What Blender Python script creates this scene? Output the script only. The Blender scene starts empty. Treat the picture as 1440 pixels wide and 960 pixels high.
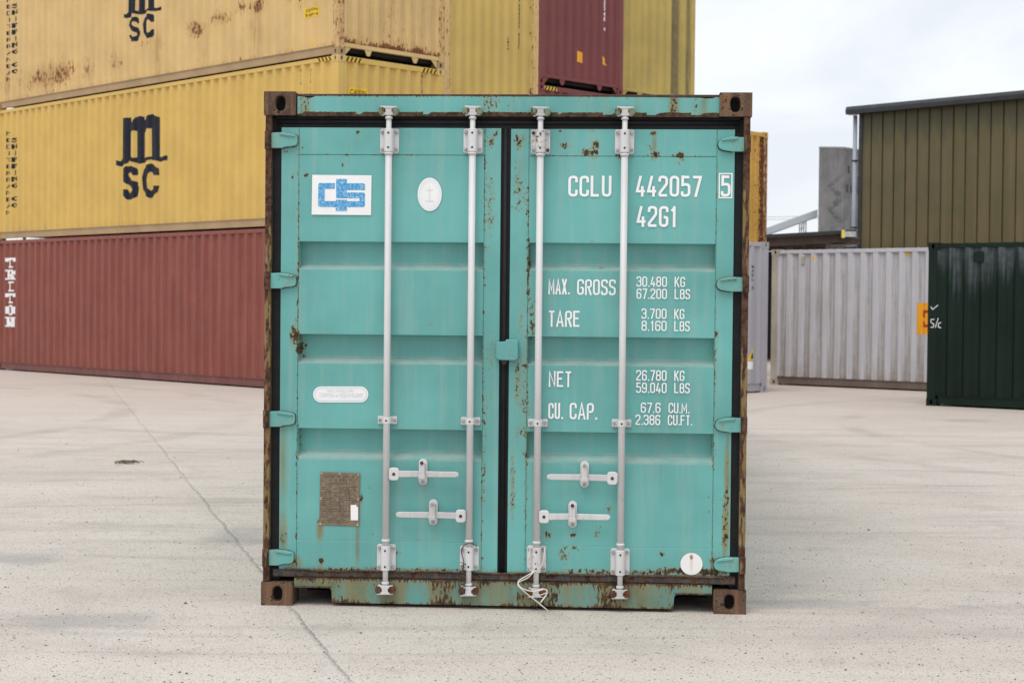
import bpy, bmesh, math, random
from mathutils import Vector, Matrix, noise
random.seed(7)
S = bpy.context.scene
COL = S.collection
R = math.radians

# ------------------------------------------------------------------ camera
FPX, PITCH, ROLL, CAMH = 2283.66, 0.02159, 0.00937, 1.5245
cp_, sp_ = math.cos(PITCH), math.sin(PITCH)
cF = Vector((0, cp_, -sp_)); cU0 = Vector((0, sp_, cp_)); cR0 = Vector((1, 0, 0))
cR = cR0 * math.cos(ROLL) + cU0 * math.sin(ROLL)
cU = -cR0 * math.sin(ROLL) + cU0 * math.cos(ROLL)
CC = Vector((0, 0, CAMH))
cd = bpy.data.cameras.new('camera'); cam = bpy.data.objects.new('camera', cd); COL.objects.link(cam)
cam.matrix_world = Matrix(((cR.x, cU.x, -cF.x, CC.x), (cR.y, cU.y, -cF.y, CC.y), (cR.z, cU.z, -cF.z, CC.z), (0, 0, 0, 1)))
cd.sensor_width = 36; cd.lens = FPX * 36 / 1440; cd.clip_end = 3000; cd.clip_start = 0.1
cd.dof.use_dof = True; cd.dof.focus_distance = 8.2; cd.dof.aperture_fstop = 6.3
S.camera = cam

# ------------------------------------------------------------------ world: overcast
SUN_EL, SUN_AZ = 62, 205          # azimuth measured from +Y clockwise: behind and slightly left of the camera
w = bpy.data.worlds.new('World'); S.world = w; w.use_nodes = True
nt = w.node_tree; nt.nodes.clear()
out = nt.nodes.new('ShaderNodeOutputWorld'); bg = nt.nodes.new('ShaderNodeBackground'); bg.inputs[1].default_value = 0.1
sky = nt.nodes.new('ShaderNodeTexSky'); sky.sky_type = 'NISHITA'; sky.sun_disc = False
sky.sun_elevation = R(SUN_EL); sky.sun_rotation = R(SUN_AZ)
tc = nt.nodes.new('ShaderNodeTexCoord'); mp = nt.nodes.new('ShaderNodeMapping'); mp.inputs['Scale'].default_value = (1, 1, 3.2)
nz = nt.nodes.new('ShaderNodeTexNoise'); nz.inputs['Scale'].default_value = 2.6; nz.inputs['Detail'].default_value = 6; nz.inputs['Roughness'].default_value = .55; nz.inputs['Distortion'].default_value = .6
rp = nt.nodes.new('ShaderNodeValToRGB')
rp.color_ramp.elements[0].position = .40; rp.color_ramp.elements[0].color = (.66, .69, .735, 1)
rp.color_ramp.elements[1].position = .62; rp.color_ramp.elements[1].color = (.80, .82, .85, 1)
sc = nt.nodes.new('ShaderNodeVectorMath'); sc.operation = 'SCALE'; sc.inputs['Scale'].default_value = 10.0
mx = nt.nodes.new('ShaderNodeMix'); mx.data_type = 'RGBA'; mx.inputs[0].default_value = .93
L = nt.links.new
L(tc.outputs['Generated'], mp.inputs[0]); L(mp.outputs[0], nz.inputs['Vector']); L(nz.outputs[0], rp.inputs[0])
L(rp.outputs[0], sc.inputs[0]); L(sky.outputs[0], mx.inputs[6]); L(sc.outputs[0], mx.inputs[7]); L(mx.outputs[2], bg.inputs[0]); L(bg.outputs[0], out.inputs[0])
sd = bpy.data.lights.new('sun', 'SUN'); sd.energy = 1.2; sd.angle = R(35); sd.color = (1, .965, .92)
so = bpy.data.objects.new('sun', sd); COL.objects.link(so)
sdir = Vector((math.sin(R(SUN_AZ)) * math.cos(R(SUN_EL)), math.cos(R(SUN_AZ)) * math.cos(R(SUN_EL)), math.sin(R(SUN_EL))))
so.rotation_euler = sdir.to_track_quat('Z', 'Y').to_euler(); so.location = sdir * 60
S.view_settings.view_transform = 'Standard'; S.view_settings.look = 'None'; S.view_settings.gamma = 1
S.view_settings.exposure = 0.40; S.view_settings.use_curve_mapping = False
S.render.engine = 'CYCLES'
S.cycles.max_bounces = 6; S.cycles.diffuse_bounces = 4

# ------------------------------------------------------------------ node helpers
class NT:
    def __init__(s, name):
        s.m = bpy.data.materials.new(name); s.m.use_nodes = True; s.t = s.m.node_tree
        s.b = s.t.nodes['Principled BSDF']; s.tc = s.t.nodes.new('ShaderNodeTexCoord'); s.obj = s.tc.outputs['Object']
    def set(s, i, v):
        if hasattr(v, 'links') or isinstance(v, bpy.types.NodeSocket): s.t.links.new(v, i)
        else: i.default_value = v
    def n(s, ty, **kw):
        x = s.t.nodes.new(ty)
        for k, v in kw.items(): setattr(x, k, v)
        return x
    def map(s, scale, loc=(0, 0, 0), rot=(0, 0, 0), vec=None):
        x = s.n('ShaderNodeMapping'); s.set(x.inputs[0], vec or s.obj)
        x.inputs['Scale'].default_value = scale; x.inputs['Location'].default_value = loc; x.inputs['Rotation'].default_value = rot
        return x.outputs[0]
    def noise(s, scale, detail=3, rough=.5, vec=None, dist=0):
        x = s.n('ShaderNodeTexNoise'); s.set(x.inputs['Vector'], vec or s.obj)
        x.inputs['Scale'].default_value = scale; x.inputs['Detail'].default_value = detail
        x.inputs['Roughness'].default_value = rough; x.inputs['Distortion'].default_value = dist
        return x.outputs[0]
    def vor(s, scale, vec=None, out=0, feat='F1'):
        x = s.n('ShaderNodeTexVoronoi', feature=feat); s.set(x.inputs['Vector'], vec or s.obj); x.inputs['Scale'].default_value = scale
        return x.outputs[out]
    def math(s, op, a, b=0.0, c=0.0):
        x = s.n('ShaderNodeMath', operation=op); s.set(x.inputs[0], a); s.set(x.inputs[1], b); s.set(x.inputs[2], c)
        return x.outputs[0]
    def step(s, v, lo, hi, a=0.0, b=1.0):
        x = s.n('ShaderNodeMapRange', interpolation_type='SMOOTHSTEP'); s.set(x.inputs[0], v)
        x.inputs[1].default_value = lo; x.inputs[2].default_value = hi; x.inputs[3].default_value = a; x.inputs[4].default_value = b
        return x.outputs[0]
    def mix(s, f, a, b):
        x = s.n('ShaderNodeMix', data_type='RGBA'); s.set(x.inputs[0], f)
        for i, v in ((6, a), (7, b)):
            if isinstance(v, (tuple, list)): v = tuple(v)[:3] + (1,)
            s.set(x.inputs[i], v)
        return x.outputs[2]
    def attr(s, name):
        x = s.n('ShaderNodeAttribute', attribute_name=name); return x.outputs['Fac']
    def sep(s, vec=None):
        x = s.n('ShaderNodeSeparateXYZ'); s.set(x.inputs[0], vec or s.obj); return x.outputs
    def bump(s, h, strength=.3, dist=.01):
        x = s.n('ShaderNodeBump'); s.set(x.inputs['Height'], h); x.inputs['Strength'].default_value = strength
        x.inputs['Distance'].default_value = dist; s.t.links.new(x.outputs[0], s.b.inputs['Normal'])
    def fin(s, col, rough=.5, metal=0.0, spec=.5):
        s.set(s.b.inputs['Base Color'], col if not isinstance(col, (tuple, list)) else tuple(col)[:3] + (1,))
        s.set(s.b.inputs['Roughness'], rough); s.set(s.b.inputs['Metallic'], metal); s.b.inputs['Specular IOR Level'].default_value = spec
        return s.m

def mul(c, k): return tuple(x * k for x in c)

def paint(name, col, rough=.42, rust=0.0, stain=0.0, fade=.12, chip=55, rustcol=(.10, .035, .018), staincol=(.23, .155, .06), dust=(.5, .46, .4), dustamt=.12, spec=.4, bump=.12, stretch=1.0, vary=False):
    """weathered paint: 'rust' and 'stain' attributes hold worn areas, noise breaks them up"""
    s = NT(name)
    if vary:
        oi = s.n('ShaderNodeObjectInfo'); vm = s.n('ShaderNodeVectorMath', operation='MULTIPLY_ADD'); s.set(vm.inputs[0], oi.outputs['Random']); vm.inputs[1].default_value = (17, 23, 31); s.set(vm.inputs[2], s.obj); s.obj = vm.outputs[0]
    big = s.noise(1.3, 4, .6); fine = s.noise(chip, 5, .62, s.map((1, 1, stretch))); med = s.noise(9, 4, .6, s.map((1, 1, (1 + stretch) / 2)))
    c = s.mix(s.step(big, .3, .7), mul(col, 1 - fade), mul(col, 1 + fade * .5))
    streak = s.noise(1, 4, .6, s.map((26, 26, 1.1)))
    c = s.mix(s.math('MULTIPLY', s.step(streak, .45, .75), dustamt), c, dust)
    c = s.mix(s.math('MULTIPLY', s.step(med, .5, .8), .10), c, mul(col, .7))
    # stains
    st = s.math('ADD', s.math('MULTIPLY', s.attr('stain'), .8), stain)
    sv = s.math('ADD', st, s.math('MULTIPLY', s.math('SUBTRACT', streak, .5), 1.3))
    sf = s.math('MULTIPLY', s.step(sv, .16, .98), .78)
    c = s.mix(sf, c, s.mix(s.step(med, .4, .7), staincol, mul(staincol, .6)))
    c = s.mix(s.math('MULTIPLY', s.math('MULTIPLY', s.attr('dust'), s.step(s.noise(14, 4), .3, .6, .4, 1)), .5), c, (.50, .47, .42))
    # rust
    ra = s.math('ADD', s.math('MULTIPLY', s.attr('rust'), .55), rust)
    rv = s.math('ADD', ra, fine); rv = s.math('ADD', rv, s.math('MULTIPLY', s.math('SUBTRACT', med, .5), .35))
    c = s.mix(s.math('MULTIPLY', s.step(rv, .66, .80), .5), c, (staincol[0] * 1.2, staincol[1] * 1.05, staincol[2]))
    rf = s.step(rv, .775, .835)
    rc = s.mix(s.step(s.noise(30, 4, .7), .35, .65), mul(rustcol, .55), (rustcol[0] * 1.9, rustcol[1] * 2.1, rustcol[2] * 1.9))
    c = s.mix(rf, c, rc)
    s.bump(s.math('SUBTRACT', s.math('MULTIPLY', s.noise(22, 3), .6), s.math('MULTIPLY', rf, .5)), bump, .006)
    rr = s.math('ADD', s.math('MULTIPLY', rf, .45), s.step(med, .3, .7, rough - .05, rough + .1))
    return s.fin(c, rr, 0, spec)

def plain(name, col, rough=.5, metal=0.0, var=.15, scale=12, bump=0, spec=.5):
    s = NT(name); c = s.mix(s.step(s.noise(scale, 4, .6), .3, .7), mul(col, 1 - var), mul(col, 1 + var))
    if bump: s.bump(s.noise(scale * 4, 4), bump, .004)
    return s.fin(c, rough, metal, spec)

TEAL = (.138, .412, .388)
M = {}
M['teal'] = paint('teal_paint', TEAL, .38, rust=-.012, stain=-.05, fade=.17, dustamt=.16, bump=.16, chip=80, stretch=.7, rustcol=(.050, .026, .014), staincol=(.24, .19, .055))
M['teal_worn'] = paint('teal_worn_paint', mul(TEAL, .80), .5, rust=.0, stain=.30, fade=.15, dustamt=.3, chip=75, stretch=.3, rustcol=(.06, .032, .018), staincol=(.20, .165, .06))
M['post'] = paint('corroded_post_paint', (.22, .235, .13), .7, rust=.10, stain=.30, fade=.35, chip=60, stretch=.18, rustcol=(.065, .03, .02), staincol=(.20, .12, .035), bump=.35)
M['rust'] = paint('rusty_cast_steel', (.085, .048, .034), .85, rust=.19, stain=.18, fade=.5, chip=38, rustcol=(.040, .018, .013), staincol=(.15, .14, .085), dustamt=.65, dust=(.30, .13, .06), bump=1.0, vary=True)
M['rustdark'] = paint('dark_rust', (.07, .045, .035), .85, rust=.15, stain=.2, fade=.35, staincol=(.09, .055, .035), bump=.4)
M['rubber'] = plain('black_rubber', (.007, .007, .009), .65, var=.3, scale=20, spec=.3)
M['rubberrust'] = paint('rust_smeared_rubber', (.040, .038, .042), .7, rust=.25, stain=.28, chip=22, rustcol=(.06, .03, .02), staincol=(.11, .075, .05), bump=.6)
M['bar'] = paint('pale_galvanised_paint', (.67, .66, .665), .42, rust=.005, stain=-.05, fade=.08, dustamt=.3, dust=(.42, .40, .37), bump=.15)
M['barworn'] = paint('worn_galvanised_paint', (.60, .59, .59), .5, rust=.03, stain=.02, fade=.2, dustamt=.3, dust=(.3, .27, .24), bump=.25)
M['bolt'] = plain('bolt_steel', (.36, .345, .33), .5, .2, .3, 60)
M['boltrust'] = plain('rusty_bolt', (.06, .03, .022), .85, 0, .4, 60)
M['dot'] = plain('black_hole', (.012, .012, .013), .9)
M['ink'] = paint('white_marking_paint', (.86, .87, .87), .5, rust=-.06, stain=-.3, fade=.03, dustamt=.03)
M['yellow_a'] = paint('weathered_yellow_paint', (.66, .455, .185), .5, stretch=.4, rust=.01, stain=.0, fade=.10, chip=24, rustcol=(.15, .058, .026), staincol=(.40, .22, .08), dust=(.62, .46, .27), dustamt=.5)
M['yellow_b'] = paint('mustard_yellow_paint', (.64, .425, .105), .42, rust=-.06, stain=-.10, fade=.08, chip=16, staincol=(.30, .22, .10), dust=(.52, .40, .22), dustamt=.2)
M['yellow_c'] = paint('olive_yellow_paint', (.48, .36, .095), .48, rust=-.02, stain=-.04, fade=.12, chip=16, staincol=(.13, .105, .06), dust=(.42, .36, .2), dustamt=.3)
M['yellow_d'] = paint('sandy_yellow_paint', (.58, .405, .11), .48, rust=-.03, stain=-.04, fade=.08, chip=16, stretch=.5, staincol=(.30, .18, .07), dust=(.55, .42, .2), dustamt=.3)
M['oxide'] = paint('oxide_red_paint', (.235, .062, .042), .45, rust=-.08, stain=-.2, fade=.10, chip=20, dust=(.33, .16, .13), dustamt=.3, staincol=(.20, .10, .09))
M['maroon'] = paint('maroon_paint', (.185, .042, .040), .42, rust=-.08, stain=-.2, fade=.08, chip=20, dust=(.25, .1, .1), dustamt=.15)
M['grey'] = paint('pale_grey_paint', (.40, .385, .42), .45, rust=-.07, stain=-.15, fade=.06, chip=20, dustamt=.1)
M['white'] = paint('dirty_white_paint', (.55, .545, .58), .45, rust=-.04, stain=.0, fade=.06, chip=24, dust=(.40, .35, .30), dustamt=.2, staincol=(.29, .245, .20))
M['white_worn'] = paint('chipped_white_paint', (.46, .42, .36), .6, rust=.10, stain=.12, fade=.2, chip=24, staincol=(.3, .2, .12))
M['green'] = paint('dark_green_paint', (.0058, .0165, .0110), .48, rust=-.10, stain=-.1, fade=.25, chip=20, dust=(.03, .045, .045), dustamt=.06, staincol=(.12, .14, .15), rustcol=(.06, .04, .03), spec=.2)
M['railtan'] = paint('tan_rail_paint', (.40, .27, .14), .6, rust=.0, stain=.05, fade=.15, chip=16, dust=(.4, .3, .2), dustamt=.4)
M['railwhite'] = paint('grimy_rail_paint', (.16, .12, .10), .7, rust=.02, stain=.1, fade=.2, chip=16, staincol=(.12, .08, .05))
M['railred'] = paint('dusty_red_rail_paint', (.17, .062, .052), .6, rust=-.05, stain=0, fade=.15, chip=16, staincol=(.15, .08, .07))
M['under'] = plain('underframe_bore_shade_black', (.012, .011, .011), .9)
M['navy'] = paint('navy_marking_paint', (.012, .016, .028), .6, spec=.2, rust=-.08, stain=-.3, fade=.2, chip=20, dust=(.3, .25, .15), dustamt=.1)
M['black'] = plain('black_marking', (.02, .02, .022), .6)
M['stickeryellow'] = plain('yellow_sticker', (.80, .50, .012), .5, var=.06)
M['stickerorange'] = plain('orange_sticker', (.85, .38, .01), .5, var=.06)
M['signwhite'] = plain('white_vinyl', (.86, .86, .86), .4, var=.03)
M['palegrey'] = plain('faded_print', (.60, .67, .70), .5, var=.1, scale=90)
M['faintblue'] = plain('faded_blue_print', (.70, .77, .80), .5, var=.05, scale=90)
M['redprint'] = plain('red_print', (.42, .03, .02), .5)

# ------------------------------------------------------------------ object helpers
def tag(o, label=None, cat=None, group=None, kind=None):
    if label: o['label'] = label
    if cat: o['category'] = cat
    if group: o['group'] = group
    if kind: o['kind'] = kind
    return o

def empty(name, loc, yaw=0):
    o = bpy.data.objects.new(name, None); COL.objects.link(o); o.location = loc; o.rotation_euler = (0, 0, yaw); o.empty_display_size = .3
    return o

class MB:
    def __init__(s): s.bm = bmesh.new()
    def box(s, x0, x1, y0, y1, z0, z1):
        v = [s.bm.verts.new((x, y, z)) for z in (z0, z1) for y in (y0, y1) for x in (x0, x1)]
        for f in ((0, 2, 3, 1), (4, 5, 7, 6), (0, 1, 5, 4), (2, 6, 7, 3), (0, 4, 6, 2), (1, 3, 7, 5)): s.bm.faces.new([v[i] for i in f])
        return s
    def prism(s, pts, d0, d1, axis='y'):
        """polygon pts (a,b) extruded along axis; axis y: (x,z); axis x: (y,z); axis z: (x,y)"""
        def P(a, b, d): return {'y': (a, d, b), 'x': (d, a, b), 'z': (a, b, d)}[axis]
        A = [s.bm.verts.new(P(a, b, d0)) for a, b in pts]; B = [s.bm.verts.new(P(a, b, d1)) for a, b in pts]
        s.bm.faces.new(A); s.bm.faces.new(B[::-1]); n = len(pts)
        for i in range(n): s.bm.faces.new((A[i], B[i], B[(i + 1) % n], A[(i + 1) % n]))
        return s
    def poly(s, pts, d, axis='y'):
        def P(a, b): return {'y': (a, d, b), 'x': (d, a, b), 'z': (a, b, d)}[axis]
        s.bm.faces.new([s.bm.verts.new(P(a, b)) for a, b in pts]); return s
    def tube(s, pts, rad, n=12, cap=True):
        pts = [Vector(p) for p in pts]; rings = []
        rads = rad if isinstance(rad, (list, tuple)) else [rad] * len(pts)
        up = None
        for i, p in enumerate(pts):
            t = (pts[min(i + 1, len(pts) - 1)] - pts[max(i - 1, 0)]).normalized()
            if up is None: up = Vector((0, 0, 1)) if abs(t.z) < .9 else Vector((1, 0, 0))
            a = t.cross(up).normalized(); b = a.cross(t).normalized(); up = b
            rings.append([s.bm.verts.new(p + (a * math.cos(2 * math.pi * k / n) + b * math.sin(2 * math.pi * k / n)) * rads[i]) for k in range(n)])
        for q, r2 in zip(rings, rings[1:]):
            for k in range(n):
                f = s.bm.faces.new((q[k], q[(k + 1) % n], r2[(k + 1) % n], r2[k])); f.smooth = True
        if cap: s.bm.faces.new(rings[0]); s.bm.faces.new(rings[-1][::-1])
        return s
    def build(s, name, mat, parent=None, bevel=0, seg=2, recalc=True):
        if recalc: bmesh.ops.recalc_face_normals(s.bm, faces=s.bm.faces)
        me = bpy.data.meshes.new(name); s.bm.to_mesh(me); s.bm.free(); me.materials.append(mat)
        o = bpy.data.objects.new(name, me); COL.objects.link(o)
        if parent: o.parent = parent
        if bevel:
            b = o.modifiers.new('bevel', 'BEVEL'); b.width = bevel; b.segments = seg; b.limit_method = 'ANGLE'; b.angle_limit = R(35)
        return o

def rrect(cx, cy, wx, wy, r, n=4):
    P = []
    for sx, sy, a0 in ((1, 1, 0), (-1, 1, 90), (-1, -1, 180), (1, -1, 270)):
        for k in range(n + 1):
            a = R(a0 + 90 * k / n); P.append((cx + sx * (wx / 2 - r) + r * math.cos(a), cy + sy * (wy / 2 - r) + r * math.sin(a)))
    return P
def circ(cx, cy, rx, ry=None, n=24):
    ry = ry or rx; return [(cx + rx * math.cos(2 * math.pi * k / n), cy + ry * math.sin(2 * math.pi * k / n)) for k in range(n)]

class Frame:
    """local frame of a container (x across, y along, z up) used to lay out details on its faces"""
    def __init__(s, x, y, yaw, z=0):
        s.o = Vector((x, y, z)); c, sn = math.cos(yaw), math.sin(yaw); s.X = Vector((c, sn, 0)); s.Y = Vector((-sn, c, 0)); s.yaw = yaw
    def hit(s, px, py, axis='y', d=0.0):
        """where the line of sight of photo point (px,py) meets the local plane axis=d -> (along, height)"""
        ray = cF * FPX + cR * (px - 720) + cU * (480 - py)
        N = s.Y if axis == 'y' else s.X
        t = ((s.o + N * d) - CC).dot(N) / ray.dot(N); P = CC + ray * t - s.o
        return (P.dot(s.X) if axis == 'y' else P.dot(s.Y), P.z)

# ------------------------------------------------------------------ stroke lettering
GL = {
 '0': [([(0,0),(0,1),(1,1),(1,0)],1)], 'O': [([(0,0),(0,1),(1,1),(1,0)],1)],
 '1': [([(.62,1.07),(.62,-.08)],0),([(.02,.80),(.70,.98)],0)],
 '2': [([(0,.74),(0,1),(1,1),(1,.62),(0,.12),(0,0)],0),([(-.08,0),(1.08,0)],0)],
 '3': [([(0,.78),(0,1),(1,1),(1,.53),(.3,.53)],0),([(.3,.53),(1,.53),(1,0),(0,0),(0,.22)],0)],
 '4': [([(.5,1.06),(0,.22),(1.12,.22)],0),([(.74,.5),(.74,-.08)],0)],
 '5': [([(1.0,1),(.06,1)],0),([(.06,1.09),(.06,.50)],0),([(.06,.60),(1,.60),(1,0),(0,0),(0,.22)],0)],
 '6': [([(1,.78),(1,1),(0,1),(0,0),(1,0),(1,.57),(.0,.57)],0)],
 '7': [([(-.08,1),(1,1),(.3,-.08)],0)],
 '8': [([(0,1),(1,1),(1,.53),(0,.53)],1),([(0,.53),(1,.53),(1,0),(0,0)],1)],
 '9': [([(0,.22),(0,0),(1,0),(1,1),(0,1),(0,.43),(1,.43)],0)],
 'C': [([(1,.70),(1,1),(0,1),(0,0),(1,0),(1,.30)],0)],
 'G': [([(1,.74),(1,1),(0,1),(0,0),(1,0),(1,.46),(.5,.46)],0)],
 'L': [([(0,1.08),(0,0),(1,0)],0)], 'U': [([(0,1.08),(0,0),(1,0),(1,1.08)],0)],
 'M': [([(0,-.08),(0,1.0),(.5,.25),(1,1.0),(1,-.08)],0)],
 'N': [([(0,-.08),(0,1.0),(1,0),(1,1.08)],0)],
 'A': [([(-.02,-.08),(.5,1.04),(1.02,-.08)],0),([(.2,.26),(.8,.26)],0)],
 'X': [([(0,-.08),(1,1.08)],0),([(0,1.08),(1,-.08)],0)],
 'R': [([(0,-.08),(0,1),(1,1),(1,.5),(0,.5)],0),([(.5,.5),(1.02,-.08)],0)],
 'P': [([(0,-.08),(0,1),(1,1),(1,.45),(0,.45)],0)],
 'B': [([(0,0),(0,1),(.95,1),(.95,.53),(.0,.53)],0),([(0,.53),(1,.53),(1,0),(0,0)],0)],
 'S': [([(1,.78),(1,1),(0,1),(0,.56),(1,.46),(1,0),(0,0),(0,.22)],0)],
 'T': [([(-.08,1),(1.08,1)],0),([(.5,1),(.5,-.08)],0)],
 'E': [([(1.05,1),(0,1),(0,0),(1.05,0)],0),([(0,.53),(.85,.53)],0)],
 'F': [([(1.05,1),(0,1),(0,-.08)],0),([(0,.53),(.85,.53)],0)],
 'K': [([(0,-.08),(0,1.08)],0),([(1.02,1.06),(0,.38)],0),([(.3,.58),(1.04,-.08)],0)],
}
SHARP = set('1L7MNAXTEFK4')
def fillet(pts, r, closed):
    out = []; n = len(pts)
    for i in range(n):
        if not closed and i in (0, n - 1): out.append(Vector(pts[i])); continue
        p = Vector(pts[i]); a = Vector(pts[i - 1]) - p; b = Vector(pts[(i + 1) % n]) - p
        if a.length < 1e-6 or b.length < 1e-6: continue
        ang = a.angle(b)
        if ang > math.pi - .05: out.append(p); continue
        q = min(r / math.tan(ang / 2), a.length * .48, b.length * .48)
        A = p + a.normalized() * q; B = p + b.normalized() * q
        for k in range(6):
            t = k / 5; out.append(A * (1 - t) ** 2 + p * 2 * t * (1 - t) + B * t * t)
    return out
def stroke(bm, pts, wd, closed, d, place):
    n = len(pts); Lf = []; Rt = []
    for i in range(n):
        if closed: a = pts[i] - pts[i - 1]; b = pts[(i + 1) % n] - pts[i]
        else: a = pts[i] - pts[max(i - 1, 0)]; b = pts[min(i + 1, n - 1)] - pts[i]
        if a.length < 1e-7: a = b
        if b.length < 1e-7: b = a
        a = a.normalized(); b = b.normalized(); t = (a + b)
        t = t.normalized() if t.length > 1e-4 else a
        nn = Vector((-t.y, t.x)); k = 1 / max(.45, nn.dot(Vector((-a.y, a.x))))
        Lf.append(bm.verts.new(place(pts[i] + nn * wd / 2 * k, d))); Rt.append(bm.verts.new(place(pts[i] - nn * wd / 2 * k, d)))
    for i in range(n if closed else n - 1):
        j = (i + 1) % n; bm.faces.new((Lf[i], Rt[i], Rt[j], Lf[j]))
def lettering(bm, text, x, z, width, height, place, tr=.135, advance=None):
    """text whose capital box starts at x (left), z (bottom), spans width and height"""
    wts = {'1': .75, '.': .32, ' ': .5, 'M': 1.25, 'A': 1.1, 'X': 1.05, 'T': .95}
    gap = .17
    tot = sum(wts.get(c, 1) for c in text) + gap * (len(text) - 1)
    u = width / tot; t = tr * height; cx = x; k = 0
    for c in text:
        cw = wts.get(c, 1) * u
        if c == '.':
            s = t * 1.05; c0 = Vector((cx + cw * .15, z)); k += 1
            bm.faces.new([bm.verts.new(place(c0 + Vector(q), -.0002)) for q in ((0, 0), (s, 0), (s, s), (0, s))])
        elif c in GL:
            for pts, cl in GL[c]:
                P = [(cx + t / 2 + px * (cw - t), z + t / 2 + py * (height - t)) for px, py in pts]
                rr = .0 if c in SHARP else min(cw * .42, height * .2)
                Q = fillet(P, rr, cl) if rr else [Vector(p) for p in P]
                k += 1; stroke(bm, Q, t, cl, -.0002 * (k % 3), place)
        cx += cw + gap * u

def text_mesh(txt, size=1.0, width=None, height=None, bold=0.0):
    cu = bpy.data.curves.new('t', 'FONT'); cu.body = txt; cu.size = size; cu.fill_mode = 'FRONT'; cu.offset = bold; cu.resolution_u = 3
    o = bpy.data.objects.new('t', cu); COL.objects.link(o)
    dg = bpy.context.evaluated_depsgraph_get(); dg.update()
    me = bpy.data.meshes.new_from_object(o.evaluated_get(dg)); bm = bmesh.new(); bm.from_mesh(me)
    bpy.data.objects.remove(o); bpy.data.curves.remove(cu); bpy.data.meshes.remove(me)
    if bm.verts:
        xs = [v.co.x for v in bm.verts]; ys = [v.co.y for v in bm.verts]; x0, x1, y0, y1 = min(xs), max(xs), min(ys), max(ys)
        kx = width / (x1 - x0) if width else 1; ky = height / (y1 - y0) if height else kx
        if not width: kx = ky
        for v in bm.verts: v.co.x = (v.co.x - x0) * kx; v.co.y = (v.co.y - y0) * ky
    return bm

# ------------------------------------------------------------------ corner castings
def casting_mesh():
    """ISO corner casting, box 0.178 x 0.162 x 0.118 with oval holes in the -y and -x faces"""
    mb = MB(); bm = mb.bm
    X, Y, Z = .162, .178, .118
    def holed(place, a, b, cx, cz, rx, rz, depth):
        n = 24
        outer = []
        for k in range(n):
            t = 2 * math.pi * k / n; dx, dz = math.cos(t), math.sin(t)
            s = min((a - cx) / dx if dx > 1e-9 else (cx / -dx if dx < -1e-9 else 9), (b - cz) / dz if dz > 1e-9 else (cz / -dz if dz < -1e-9 else 9))
            outer.append((cx + dx * s, cz + dz * s))
        # snap nearest samples to the true corners
        for c in ((0, 0), (a, 0), (a, b), (0, b)):
            i = min(range(n), key=lambda k: (outer[k][0] - c[0]) ** 2 + (outer[k][1] - c[1]) ** 2); outer[i] = c
        def rr(k, g):
            t = 2 * math.pi * k / n; e = 2.6
            c, s_ = math.cos(t), math.sin(t)
            return (cx + rx * g * math.copysign(abs(c) ** (2 / e), c), cz + rz * g * math.copysign(abs(s_) ** (2 / e), s_))
        O = [bm.verts.new(place(p[0], p[1], 0)) for p in outer]
        I = [bm.verts.new(place(*rr(k, 1.06), 0)) for k in range(n)]
        I2 = [bm.verts.new(place(*rr(k, .98), .005)) for k in range(n)]
        D = [bm.verts.new(place(*rr(k, .98), depth)) for k in range(n)]
        for k in range(n):
            j = (k + 1) % n
            for A, B in ((O, I), (I, I2), (I2, D)): bm.faces.new((A[k], A[j], B[j], B[k]))
        bm.faces.new(D).material_index = 1  # hole bottom near-black: shade inside the bore is put into the colour
    holed(lambda a, b, d: (a, d, b), X, Z, X / 2 + .002, Z / 2, .0262, .0390, .06)
    holed(lambda a, b, d: (d, a, b), Y, Z, Y / 2 - .005, Z / 2, .0255, .0385, .06)
    v = {(i, j, k): bm.verts.new((i * X, j * Y, k * Z)) for i in (0, 1) for j in (0, 1) for k in (0, 1)}
    for q in (((1,0,0),(1,1,0),(1,1,1),(1,0,1)), ((0,1,0),(0,1,1),(1,1,1),(1,1,0)), ((0,0,0),(0,1,0),(1,1,0),(1,0,0)), ((0,0,1),(1,0,1),(1,1,1),(0,1,1))):
        bm.faces.new([v[i] for i in q])
    bmesh.ops.remove_doubles(bm, verts=bm.verts, dist=1e-5)
    bmesh.ops.recalc_face_normals(bm, faces=bm.faces)
    me = bpy.data.meshes.new('corner_casting'); bm.to_mesh(me); bm.free()
    return me
CAST = casting_mesh(); _cast = {}
def castings(root, W, Ln, H, mat, which=None, bevel=.004):
    me = _cast.get(mat.name)
    if not me: me = CAST.copy(); me.materials.append(mat); me.materials.append(M['under']); _cast[mat.name] = me
    out = []
    for z0 in (0, 1):
        for ix in (0, 1):
            for iy in (0, 1):
                o = bpy.data.objects.new('corner_casting', me); COL.objects.link(o); o.parent = root
                o.location = (ix * W + (-1 if ix == 0 else 1) * .003, iy * Ln + (-1 if iy == 0 else 1) * .003, H - .118 + .003 if z0 else 0)
                o.scale = (-1 if ix else 1, -1 if iy else 1, 1)
                if bevel:
                    b = o.modifiers.new('bevel', 'BEVEL'); b.width = bevel; b.segments = 2; b.limit_method = 'ANGLE'; b.angle_limit = R(40)
                out.append(o)
    return out

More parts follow.
